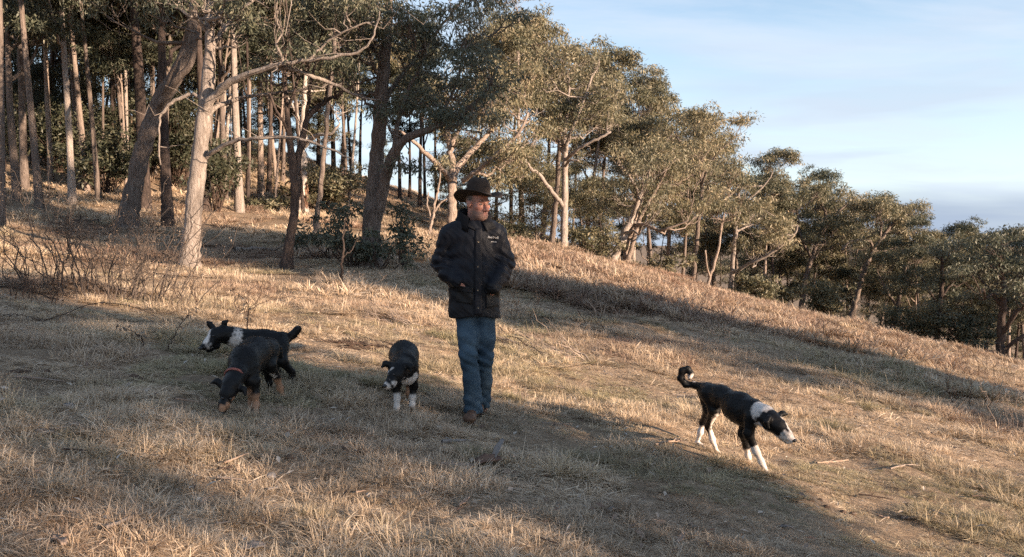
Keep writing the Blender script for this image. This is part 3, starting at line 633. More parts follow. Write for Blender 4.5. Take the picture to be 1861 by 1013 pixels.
for i, (px, d, h) in enumerate([(15, 34, .55), (60, 37, .7), (105, 40, .75), (160, 38, .65), (245, 42, .7), (300, 40, .6), (375, 42, .5), (455, 50, .5)]):
    plant(7, gp(px, d), h, _rng.uniform(0, 6.28), 1.0, (0, 0), '%s dark leafy undergrowth clump between the left forest trunks, counted from the left edge' % ORD[i], 'dark undergrowth between the left forest trunks', name='leafy_shrub', cat='shrub')
# young growth filling the forest between and behind the trunks
for i, (px, d, k, h) in enumerate(sorted([(-40, 44, 7, 1.0), (10, 55, 8, 1.2), (60, 48, 7, 1.1), (95, 62, 7, 1.4), (140, 52, 7, 1.1), (170, 66, 8, 1.4), (215, 56, 7, 1.2), (250, 64, 7, 1.4), (290, 50, 7, 1.1), (325, 60, 8, 1.3), (360, 54, 7, 1.1), (380, 70, 8, 1.2),
                                   (430, 70, 7, 0.9), (460, 74, 8, 1.1), (500, 74, 7, 0.9), (530, 76, 7, 1.0), (585, 72, 7, 0.9), (645, 74, 8, 0.6), (700, 76, 7, 0.7), (800, 74, 8, 0.6)])):
    plant(k, gp(px, d), h, _rng.uniform(0, 6.28), 1.0, (0, 0), '%s young leafy tree deep in the left forest, counted from the left edge' % ORD[i], 'young growth deep in the left forest')
for i, (px, d, k, h) in enumerate(sorted([(-20, 58, 4, 1.0), (85, 72, 5, 1.1), (160, 60, 2, 1.0), (235, 74, 4, 1.1), (300, 70, 2, 1.1), (380, 72, 4, 1.0), (440, 74, 5, 1.0), (515, 66, 4, 0.9), (590, 60, 4, 0.75)])):
    plant(k, gp(px, d), h, _rng.uniform(0, 6.28), 0.9, (0, 0), '%s full-crowned tree at the back of the left forest, counted from the left' % ORD[i], 'full crowns at the back of the left forest')
for i, (px, d, k, h) in enumerate(sorted([(985, 62, 7, 0.9), (1075, 66, 8, 0.9), (1140, 70, 7, 0.9), (1200, 62, 8, 0.8), (1265, 72, 7, 1.0), (1310, 60, 8, 0.8), (1350, 74, 7, 1.1), (1395, 66, 8, 0.9), (1440, 62, 7, 0.8), (1490, 76, 8, 1.1), (1530, 60, 7, 0.7), (1570, 66, 8, 0.8),
                                   (1610, 76, 7, 1.1), (1655, 62, 8, 0.8), (1690, 72, 7, 1.0), (1730, 70, 8, 0.9), (1770, 58, 7, 0.8), (1800, 70, 8, 1.0), (1850, 64, 7, 0.9), (1885, 74, 8, 1.0)])):
    plant(k, gp(px, d), h, _rng.uniform(0, 6.28), 1.0, (0, 0), '%s young leafy tree beneath the ridge wood, counted from the man rightward' % ORD[i], 'young growth beneath the ridge wood')
for i, (px, d, k, h) in enumerate(sorted([(1100, 105, 4, 1.2), (1180, 110, 5, 1.2), (1290, 108, 4, 1.25), (1340, 120, 2, 1.3), (1420, 112, 5, 1.2), (1500, 118, 4, 1.3), (1580, 115, 5, 1.25), (1660, 120, 4, 1.2), (1740, 118, 5, 1.05), (1800, 124, 4, 1.2), (1870, 116, 5, 1.2)])):
    plant(k, gp(px, d), h, _rng.uniform(0, 6.28), 0.9, (0, 0), '%s tree of the distant valley edge, counted from the left' % ORD[i], 'distant trees along the valley edge')
# --- trees standing outside the picture to the right, whose shade lies across the slope
CAST = [(23.5, 3.4, 5, 1.08, 1.52), (11.9, -2.1, 0, 0.63, 3.90), (15.3, 9.3, 0, 1.12, 5.41), (45.6, 31.7, 0, 1.04, 1.53), (26.0, 1.7, 0, 1.05, 4.17), (57.6, 33.0, 0, 1.13, 5.21)]
for i, (x, y, k, h, rz) in enumerate(sorted(CAST, key=lambda c: c[0] ** 2 + c[1] ** 2)):
    plant(k, (x, y, gz(x, y)), h, rz, 1.0, (0, 0), '%s gum outside the right side of the view, counted outward from the camera' % ORD[i], 'trees outside the right of the view')
    if (x, y) == (15.3, 9.3): continue
    x += 1.3; y -= 0.9      # neighbouring copy, added to thicken the shade of the unseen stand
    plant(k, (x, y, gz(x, y)), h * 0.97, rz + 0.5, 0.8, (0, 0), 'close neighbour of the %s gum outside the right side of the view' % ORD[i], 'trees outside the right of the view')

for i, (x, y, k, h, rz) in enumerate([(15.5, -6.0, 2, 0.62, 2.0), (19.5, -9.0, 2, 0.66, 0.4)]):   # thin crowns: flecks of shade in the foreground
    plant(k, (x, y, gz(x, y)), h, rz, 1.0, (0, 0), '%s open-crowned gum outside the view, behind the right shoulder of the camera' % ORD[i], 'trees outside the right of the view')

# ------------------------------------------------------------------ leafy undergrowth
def shrub(px, d, w, h, seed, leafm, label, leaf=0.13, group='leafy saplings under the trees', per=45, py=None, stem=True):
    rng = np.random.default_rng(seed); base = gp(px, d); k = max(5, int(w * h * 9)); stems = []; cen = []
    wood = MB(); lv = MB()
    for i in range(k):
        e = np.array([rng.normal() * w * 0.36, rng.normal() * w * 0.3, h * rng.uniform(0.25, 1.0)])
        p = limb(np.array([rng.normal() * .05, rng.normal() * .05, -0.1]), e, rng, 6, -0.05, 0.05); tube(wood, p, np.linspace(0.018, 0.005, 6), 4); cen.append(e)
        cen.append(p[4] + rng.normal(size=3) * 0.1)
    leaf_cloud(lv, np.array(cen), 0.18 * (w + h) * 0.5, per, leaf, rng, flat=0.9, droop=0.3, wid=0.34)
    root = empty('leafy_shrub', tuple(base), label, 'shrub', group); wood.build('stems', TWIG_DARK, root); lv.build('foliage', leafm, root, smooth=False)
shrub(640, 17.6, 1.3, 1.35, 1, LEAF_DARK, 'dark leafy regrowth left of the twin-stemmed gum', 0.12)
shrub(732, 18.6, 0.7, 1.6, 2, LEAF_DARK, 'tall dark leafy regrowth right of the twin-stemmed gum', 0.12)
shrub(690, 17.4, 0.9, 0.9, 3, LEAF_DARK, 'low leafy shoots at the foot of the twin-stemmed gum', 0.11)
shrub(600, 19, 1.2, 1.0, 4, LEAF_DARK, 'low dark bush between the thin stem and the twin-stemmed gum', 0.12)
shrub(485, 36, 1.4, 0.7, 5, LEAF_OLIVE, 'olive bush at the foot of the sunlit reddish trunks', 0.2)
shrub(396, 30, 1.2, 2.6, 6, LEAF_SHADED, 'dark sapling foliage right of the pale gum trunk', 0.18)
shrub(590, 42, 3.0, 2.2, 7, LEAF_OLIVE, 'olive sapling right of the white gum', 0.22)
shrub(110, 36, 2.6, 3.0, 8, LEAF_SHADED, 'dark sapling among the left forest trunks', 0.2)
shrub(200, 33, 2.2, 2.6, 9, LEAF_SHADED, 'dark sapling left of the leaning grey trunk', 0.2)
shrub(22, 40, 3.0, 4.0, 10, LEAF_SHADED, 'dark sapling at the far left edge', 0.2)
shrub(320, 40, 3.0, 4.2, 11, LEAF_SHADED, 'dark sapling between the leaning trunk and the pale gum', 0.2)
shrub(1078, 38, 2.2, 1.5, 12, LEAF_OLIVE, 'green-olive bush left of the leaning clump on the rise', 0.18)
shrub(1205, 41, 1.6, 1.2, 13, LEAF_OLIVE, 'small olive bush right of the leaning clump', 0.18)
shrub(1365, 45, 2.2, 1.6, 14, LEAF_OLIVE, 'olive bush below the pale bent-limbed tree', 0.2)
shrub(1420, 47, 2.0, 1.4, 15, LEAF_OLIVE, 'low olive bush left of the dense rounded crown', 0.2)
shrub(1500, 50, 2.2, 2.4, 16, LEAF_OLIVE, 'olive bush under the slanting trunk', 0.2)
shrub(1660, 46, 2.4, 2.0, 17, LEAF_OLIVE, 'olive bush left of the straight dark trunk', 0.2)
shrub(1760, 44, 2.4, 2.2, 18, LEAF_DARK, 'dark bush between the two shaded right-hand trunks', 0.2)
shrub(930, 40, 2.0, 1.6, 19, LEAF_OLIVE, 'olive bush right behind the man', 0.18)

# ------------------------------------------------------------------ bare bush, brambles, dead weeds
def twiggy(name, label, base, k, h, spread, seed, mat, cat='bush', group=None, sub=5, r=0.008, seedheads=True, lean=(0, 0)):
    rng = np.random.default_rng(seed); mb = MB(); hd = MB()
    for i in range(k):
        a = rng.uniform(0, 6.28); ro = np.array([rng.normal() * spread[0] * 0.28, rng.normal() * spread[1] * 0.3, -0.05])
        ro[2] = gz(base[0] + ro[0], base[1] + ro[1]) - base[2] - 0.05
        hh = h * rng.uniform(0.55, 1.05); e = ro + np.array([ro[0] * 0.55 + rng.normal() * 0.16 * h + lean[0] * hh, ro[1] * 0.5 + rng.normal() * 0.16 * h, hh])
        p = limb(ro, e, rng, 8, 0.06, 0.05, up=False); rr = r * rng.uniform(0.6, 1.3); tube(mb, p, np.linspace(rr, rr * 0.35, 8), 5)
        for j in range(sub):
            q = p[rng.integers(2, 8)]; dd = np.array([rng.normal() * 0.5, rng.normal() * 0.5, rng.uniform(0.3, 1)]); ln = h * rng.uniform(0.12, 0.34)
            e2 = q + dd / np.linalg.norm(dd) * ln; tw = limb(q, e2, rng, 5, 0.05, 0.08); tube(mb, tw, np.linspace(rr * 0.45, rr * 0.18, 5), 4, cap=False)
            if seedheads:
                m = 3; leaf_cloud(hd, tw[-2:], 0.025, m, 0.016, rng, flat=1.2, droop=-0.4, wid=0.5)
    root = empty(name, tuple(base), label, cat, group); mb.build('stems', mat, root)
    if hd.n: hd.build('dry_seed_heads', DRYLEAF, root, smooth=False)
    return root
TWIG_BUSH = mat_plain('bush_twig', (0.105, 0.084, 0.072), (0.04, 0.032, 0.028), 6)
DRYLEAF = mat_leaf('dry_leaf', [(0.09, 0.066, 0.05), (0.18, 0.138, 0.108), (0.27, 0.215, 0.17)], 0.15)
twiggy('bare_bush', 'large bare twiggy bush of dark upright stems at left', gp(205, 9.6), 78, 1.18, (1.65, 0.9), 31, TWIG_BUSH, r=0.008, sub=6)
twiggy('bare_bush', 'low straggling bare twigs at the foot of the pale gum trunk', gp(390, 9.4), 16, 0.5, (1.2, 0.5), 32, TWIG_DARK, sub=5, r=0.006)
twiggy('bare_bush', 'thin dark twigs tangled at the far left edge', gp(40, 8.6), 16, 0.6, (1.0, 0.5), 33, TWIG_DARK, sub=5, r=0.006)
for i, (px, d, k, h, sp, lab) in enumerate([(1075, 10.6, 10, .42, .7, 'dead thistle stalks right of the man, behind the brush heap'), (940, 13, 12, .55, .9, 'thin dead weed stalks just right of the man'),
        (1330, 12, 14, .45, 1.0, 'dead weed stalks midway up the right slope'), (1480, 15.5, 12, .5, 1.2, 'dead weed stalks in the far right shade'), (1590, 12.5, 8, .6, .5, 'single upright dry weed clump on the right slope'),
        (1760, 11, 12, .55, .9, 'dead weed stalks near the right edge, under the dark trees'), (1840, 9.5, 10, .6, .5, 'tall dry weeds at the right edge'), (1180, 18, 14, .5, 1.6, 'reddish dead weeds on the lit lip of the rise'),
        (600, 13, 8, .4, .8, 'sparse dead weeds in the shade below the twin-stemmed gum'), (1020, 20, 14, .5, 1.6, 'reddish dead weeds beneath the tall pale gum'),
        (1400, 19, 22, .6, 2.0, 'wide patch of grey dead weeds before the ridge trees'), (1560, 18, 24, .65, 2.2, 'wide patch of grey dead weeds below the slanting trunk'), (1690, 17, 22, .6, 2.0, 'grey dead weeds below the straight dark trunk'),
        (1820, 16, 20, .7, 1.6, 'tall grey dead weeds below the dark spreading tree'), (1500, 24, 22, .7, 2.6, 'dead weeds along the far edge of the slope, middle right'), (1300, 24, 20, .6, 2.4, 'dead weeds along the far edge below the ridge wood')]):
    twiggy('dead_weeds', lab, gp(px, d), k, h, (sp, sp * .6), 40 + i, TWIG_DARK if i % 2 else TWIG_DEAD, 'weeds', 'dead weed clumps on the slope', sub=5, r=0.004)
def bramble(label, rows, seed, thorn=True, r=0.005):
    rng = np.random.default_rng(seed); a = np.array([unp(x, y, d) for x, y, d in rows]); base = a[0].copy(); base[2] = gz(base[0], base[1])
    s = spline(a - base, 26); s += rng.normal(size=s.shape) * 0.004; s[0, 2] = -0.03; mb = MB(); tube(mb, s, np.linspace(r, r * 0.4, 26), 5)
    lv = MB(); leaf_cloud(lv, s[::4] + rng.normal(size=s[::4].shape) * .01, 0.03, 4, 0.035, rng, wid=0.45)
    root = empty('bramble_cane', tuple(base), label, 'bramble', 'arching bramble canes'); mb.build('cane', TWIG_DARK, root); lv.build('dry_leaves', DRYLEAF, root, smooth=False)
bramble('long arching bramble cane crossing below the bare bush', [(75, 585, 7.4), (120, 570, 7.3), (170, 552, 7.3), (220, 553, 7.2), (270, 568, 7.1), (300, 585, 7.0)], 1)
bramble('bramble cane running in from the left edge', [(-20, 575, 7.2), (30, 572, 7.2), (70, 582, 7.2), (85, 592, 7.2)], 2)
bramble('straight slanting bramble cane left of the white-faced dog', [(305, 632, 6.6), (320, 605, 6.6), (340, 575, 6.6), (352, 562, 6.6)], 3)
bramble('short curved bramble cane in the grass left of the dogs', [(262, 622, 6.5), (250, 608, 6.5), (230, 598, 6.5), (208, 592, 6.5)], 4)
bramble('bramble cane arching above the white-faced dog toward the right', [(450, 578, 8.5), (455, 562, 8.5), (490, 546, 8.6), (530, 540, 8.7), (585, 544, 8.8)], 5)
bramble('forked bramble cane rising behind the white-faced dog', [(448, 592, 7.6), (452, 560, 7.6), (440, 540, 7.6), (418, 526, 7.6)], 6)
# bare sapling stick by the big tree
hero('bare_sapling', 'bare thin upright sapling stem in the shade below the twin-stemmed gum', 14, [(621, 512, 4.5), (622, 480, 4), (623, 450, 3.5), (625, 420, 3), (628, 395, 2)],
     [[(624, 470, 2.2), (638, 455, 2, .1), (652, 430, 1.5, .2)]], (), BARK_DARK, LEAF_DARK, 60)

# ------------------------------------------------------------------ grass: tufts strewn over the slope
def mat_grass():
    m, nt, b = new_mat('grass_blades')
    t = attr(nt, 'tint').outputs['Fac']; hue = math_node(nt, 'ADD', attr(nt, 'hue', 'INSTANCER').outputs['Fac'], attr(nt, 'own').outputs['Fac']); oi = N(nt, 'ShaderNodeObjectInfo').outputs['Random']
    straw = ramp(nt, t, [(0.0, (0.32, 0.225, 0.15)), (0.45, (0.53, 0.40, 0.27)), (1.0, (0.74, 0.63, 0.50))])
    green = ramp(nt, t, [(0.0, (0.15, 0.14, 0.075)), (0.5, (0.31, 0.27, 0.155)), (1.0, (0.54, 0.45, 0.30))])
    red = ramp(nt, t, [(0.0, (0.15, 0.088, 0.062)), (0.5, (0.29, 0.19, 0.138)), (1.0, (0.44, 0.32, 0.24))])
    c = mixc(nt, ramp(nt, hue, [(0.12, 1.0), (0.42, 0.0)]), straw, green)
    c = mixc(nt, ramp(nt, hue, [(0.62, 0.0), (0.95, 1.0)]), c, red)
    c = mixc(nt, 0.8, c, ramp(nt, oi, [(0, 0.62), (1, 1.25)]), 'MULTIPLY')
    nt.links.new(c, b.inputs['Base Color']); b.inputs['Roughness'].default_value = 0.7; b.inputs['Specular IOR Level'].default_value = 0.2
    tr = N(nt, 'ShaderNodeBsdfTranslucent'); nt.links.new(c, tr.inputs[0]); mx = N(nt, 'ShaderNodeMixShader'); mx.inputs[0].default_value = 0.25
    nt.links.new(b.outputs[0], mx.inputs[1]); nt.links.new(tr.outputs[0], mx.inputs[2]); nt.links.new(mx.outputs[0], nt.nodes['Material Output'].inputs[0])
    return m
GRASS = mat_grass()
def tuft(seed, n, h, rad, lay, w):
    """n bent blades; lay 0 = upright, 1 = lying flat"""
    rng = np.random.default_rng(seed); mb = MB()
    a = rng.uniform(0, 6.28, n); r0 = rad * np.sqrt(rng.random(n)); p = np.stack([np.cos(a) * r0, np.sin(a) * r0, np.full(n, -0.01)], -1)
    b = a + rng.normal(size=n) * 0.9; ln = h * rng.uniform(0.45, 1.1, n); el = np.clip((1 - lay) * 1.35 + rng.normal(size=n) * 0.3, 0.12, 1.5)
    d = np.stack([np.cos(b) * np.cos(el), np.sin(b) * np.cos(el), np.sin(el)], -1)
    sd = np.stack([-np.sin(b), np.cos(b), rng.normal(size=n) * 0.25], -1)
    ww = w * rng.uniform(0.6, 1.3, n); bend = np.stack([np.cos(b) * 0.5, np.sin(b) * 0.5, -0.55 - 0.3 * rng.random(n)], -1) * rng.uniform(0.3, 1.0, (n, 1))
    V = []; T = []
    for t, f in ((0, 0.9), (0.4, 1.0), (0.75, 0.65)):
        c = p + d * (ln * t)[:, None] + bend * (ln * t * t * 0.75)[:, None]; c[:, 2] = np.maximum(c[:, 2], -0.01 + 0.015 * t)
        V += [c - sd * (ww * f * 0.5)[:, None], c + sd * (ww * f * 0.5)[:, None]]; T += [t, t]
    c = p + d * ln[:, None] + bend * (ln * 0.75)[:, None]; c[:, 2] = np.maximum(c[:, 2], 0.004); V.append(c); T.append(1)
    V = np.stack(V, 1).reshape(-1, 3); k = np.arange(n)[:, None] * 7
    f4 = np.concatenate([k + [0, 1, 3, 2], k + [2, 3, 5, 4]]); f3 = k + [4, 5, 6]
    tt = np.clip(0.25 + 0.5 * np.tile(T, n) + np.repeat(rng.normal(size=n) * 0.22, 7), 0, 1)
    return V, f4, f3, tt
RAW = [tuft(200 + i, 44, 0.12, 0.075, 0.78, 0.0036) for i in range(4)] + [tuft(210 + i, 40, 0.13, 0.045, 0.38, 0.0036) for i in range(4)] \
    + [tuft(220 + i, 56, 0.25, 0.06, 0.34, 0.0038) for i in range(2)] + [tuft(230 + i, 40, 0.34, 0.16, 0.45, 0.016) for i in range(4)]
def merge_patch(seed, side, picks, name):
    """a square of turf: picks = (kind mesh index, how many, size lo, hi, hue lo, hi)"""
    rng = np.random.default_rng(seed); mb = MB(); hue = []
    for ks, n, s0, s1, h0, h1 in picks:
        for i in range(n):
            v, f4, f3, t = RAW[ks[rng.integers(len(ks))]]; s = rng.uniform(s0, s1); a = rng.uniform(0, 6.28); ca, sa = math.cos(a) * s, math.sin(a) * s
            o = rng.uniform(-.56, .56, 2) * side
            w = np.stack([v[:, 0] * ca - v[:, 1] * sa + o[0], v[:, 0] * sa + v[:, 1] * ca + o[1], v[:, 2] * s], -1); mb.add(w, f4, f3, t); hue.append(np.full(len(v), rng.uniform(h0, h1)))
    me = mb.mesh(name, GRASS, True); a = me.attributes.new('own', 'FLOAT', 'POINT'); a.data.foreach_set('value', np.concatenate(hue).astype(np.float32))
    return bpy.data.objects.new(name, me)
A_, B_, C_, D_ = range(0, 4), range(4, 8), range(8, 10), range(10, 14)
tufts = bpy.data.collections.new('turf_kinds'); PK = []
def addk(*a): o = merge_patch(300 + len(PK), *a, 'turf_%02d' % len(PK)); tufts.objects.link(o); PK.append(o)
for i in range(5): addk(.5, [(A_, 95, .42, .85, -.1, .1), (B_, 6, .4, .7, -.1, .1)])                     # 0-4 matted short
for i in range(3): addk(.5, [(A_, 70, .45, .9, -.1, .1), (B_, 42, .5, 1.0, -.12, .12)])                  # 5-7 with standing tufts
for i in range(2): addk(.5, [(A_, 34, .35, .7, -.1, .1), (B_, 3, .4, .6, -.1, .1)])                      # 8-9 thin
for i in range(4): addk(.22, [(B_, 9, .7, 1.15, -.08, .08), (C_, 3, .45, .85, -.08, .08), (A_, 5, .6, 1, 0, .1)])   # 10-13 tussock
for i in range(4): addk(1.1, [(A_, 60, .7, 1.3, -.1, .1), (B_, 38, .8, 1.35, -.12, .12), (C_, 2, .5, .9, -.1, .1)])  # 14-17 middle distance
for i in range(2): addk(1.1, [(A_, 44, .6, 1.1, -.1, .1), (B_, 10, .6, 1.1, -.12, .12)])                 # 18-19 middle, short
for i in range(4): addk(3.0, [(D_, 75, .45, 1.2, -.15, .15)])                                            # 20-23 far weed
def scatter():
    rng = np.random.default_rng(9); X = []; Y = []; S = []; H = []; K = []
    def grid(r0, r1, step, jit, amax=45):
        m = int(r1 / step) + 1; gx, gy = np.meshgrid(np.arange(-m, m + 1) * step, np.arange(-2, m + 1) * step)
        x = gx.ravel() + rng.normal(size=gx.size) * jit; y = gy.ravel() + rng.normal(size=gx.size) * jit; r = np.hypot(x, y)
        k = (r > r0) & (r < r1) & (np.abs(np.arctan2(x, y)) < math.radians(amax)) ; x, y, r = x[k], y[k], r[k]
        return x, y, r, fbm(x * .5, y * .5, 31, 3), fbm(x * 1.1, y * 1.1, 41, 2)
    def put(x, y, s, k, h): X.append(x); Y.append(y); S.append(s); K.append(k); H.append(h)
    x, y, r, g, cl = grid(1.6, 9.6, .40, .09); n = len(x); k = np.where(cl > .55, rng.integers(5, 8, n), np.where(cl < .46, rng.integers(8, 10, n), rng.integers(0, 5, n)))
    k = np.where((x > .6) & (y < 6.6) & (rng.random(n) < .65), rng.integers(8, 10, n), k)      # trodden, thin turf low on the right
    put(x, y, rng.uniform(.8, 1.15, n), k, np.clip(.47 + (g - .5) * 1.5 + rng.normal(size=n) * .07, .20, .72))
    x, y, r, g, cl = grid(1.8, 13, .30, .12); keep = rng.random(len(x)) < np.clip((cl - .43) * 3.6, .05, .9) * np.where((x > .6) & (y < 6.6), .25, 1); x, y, r, g, cl = [q[keep] for q in (x, y, r, g, cl)]; n = len(x)
    put(x, y, rng.uniform(.5, 1.25, n) * np.clip(.75 + r / 22, .7, 1.2), rng.integers(10, 14, n), np.clip(.47 + (g - .5) * 1.7 + rng.normal(size=n) * .12, .12, .72))
    x, y, r, g, cl = grid(9.2, 27, .85, .2); n = len(x); k = np.where(cl > .44, rng.integers(14, 18, n), rng.integers(18, 20, n))
    put(x, y, rng.uniform(.85, 1.25, n), k, np.clip(.50 + (g - .5) * 1.3 + rng.normal(size=n) * .08 + np.clip((r - 12) / 45, 0, .2), .24, .9))
    x, y, r, g, cl = grid(13, 95, 2.5, .6, 48); keep = rng.random(len(x)) < np.clip(.25 + (r - 13) / 12, 0, 1) * np.clip(.45 + (cl - .3) * 2.2, .3, 1); x, y, r, g, cl = [q[keep] for q in (x, y, r, g, cl)]; n = len(x)
    put(x, y, rng.uniform(.75, 1.15, n) * np.clip(.7 + r / 120, .7, 1.25), rng.integers(20, 24, n), np.clip(.62 + (g - .5) * 1.0 + rng.normal(size=n) * .09, .1, 1))
    n = 230; d_ = rng.uniform(17, 34, n); u_ = rng.uniform(890, 1620, n); x = (u_ - CX) / F * d_; y = d_     # belt of taller reddish weeds along the rise
    put(x, y, rng.uniform(.8, 1.25, n), rng.integers(20, 24, n), np.clip(.82 + rng.normal(size=n) * .09, .5, 1))
    for fx, fy in ((1303, 824), (1271, 800), (1394, 862), (1363, 844), (721, 757), (750, 751), (742, 728), (465, 755), (455, 747), (514, 724), (531, 703), (502, 699), (856, 768), (862, 766), (850, 770), (872, 752), (346, 486), (338, 488), (353, 485)):
        g0 = gpix(fx, fy); n = 3; w_ = 1.0 if fy > 600 else 2.0      # stalks standing against feet and trunk
        put(g0[0] + rng.uniform(-.07, .07, n) * w_, g0[1] - rng.uniform(.02, .09, n) * w_, rng.uniform(.38, .6, n) * w_, rng.integers(10, 14, n), np.clip(.45 + rng.normal(size=n) * .1, .2, .7))
    x, y, S, K, H = [np.concatenate(q) for q in (X, Y, S, K, H)]; n = len(x)
    e = .22; nx = (height(x - e, y) - height(x + e, y)) / (2 * e); ny = (height(x, y - e) - height(x, y + e)) / (2 * e)
    me = bpy.data.meshes.new('grass'); me.vertices.add(n); me.vertices.foreach_set('co', np.stack([x, y, height(x, y)], -1).astype(np.float32).ravel())
    def put_(nm, ty, v, key='value'): a = me.attributes.new(nm, ty, 'POINT'); a.data.foreach_set(key, v.ravel())
    from mathutils import Quaternion
    rot = np.empty((n, 3), np.float32)
    for i in range(n):
        q = Vector((0, 0, 1)).rotation_difference(Vector((nx[i], ny[i], 1)).normalized()) @ Quaternion((0, 0, 1), rng.uniform(0, 6.28)); rot[i] = q.to_euler()
    put_('size', 'FLOAT', S.astype(np.float32)); put_('kindno', 'INT', K.astype(np.int32)); put_('hue', 'FLOAT', H.astype(np.float32)); put_('turn', 'FLOAT_VECTOR', rot, 'vector')
    me.update()
    ob = link('grass', me); tag(ob, 'dry straw and grey-green grass tufts covering the whole slope', 'grass', kind='stuff')
    ng = bpy.data.node_groups.new('grass_tufts', 'GeometryNodeTree')
    ng.interface.new_socket('Geometry', in_out='INPUT', socket_type='NodeSocketGeometry'); ng.interface.new_socket('Geometry', in_out='OUTPUT', socket_type='NodeSocketGeometry')
    gi = ng.nodes.new('NodeGroupInput'); go = ng.nodes.new('NodeGroupOutput')
    m2p = ng.nodes.new('GeometryNodeMeshToPoints'); iop = ng.nodes.new('GeometryNodeInstanceOnPoints'); ci = ng.nodes.new('GeometryNodeCollectionInfo')
    ci.inputs['Collection'].default_value = tufts; ci.inputs['Separate Children'].default_value = True; ci.inputs['Reset Children'].default_value = True
    def na(nm, ty):
        q = ng.nodes.new('GeometryNodeInputNamedAttribute'); q.data_type = ty; q.inputs[0].default_value = nm; return q.outputs[0]
    e2r = ng.nodes.new('FunctionNodeEulerToRotation'); lk = ng.links.new
    lk(gi.outputs[0], m2p.inputs[0]); lk(m2p.outputs[0], iop.inputs['Points']); lk(ci.outputs[0], iop.inputs['Instance'])
    iop.inputs['Pick Instance'].default_value = True
    lk(na('kindno', 'INT'), iop.inputs['Instance Index']); lk(na('turn', 'FLOAT_VECTOR'), e2r.inputs[0]); lk(e2r.outputs[0], iop.inputs['Rotation'])
    sc_ = na('size', 'FLOAT'); lk(sc_, iop.inputs['Scale']); lk(iop.outputs[0], go.inputs[0])
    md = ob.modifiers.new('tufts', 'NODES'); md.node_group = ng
    print('turf pieces', n)
scatter()
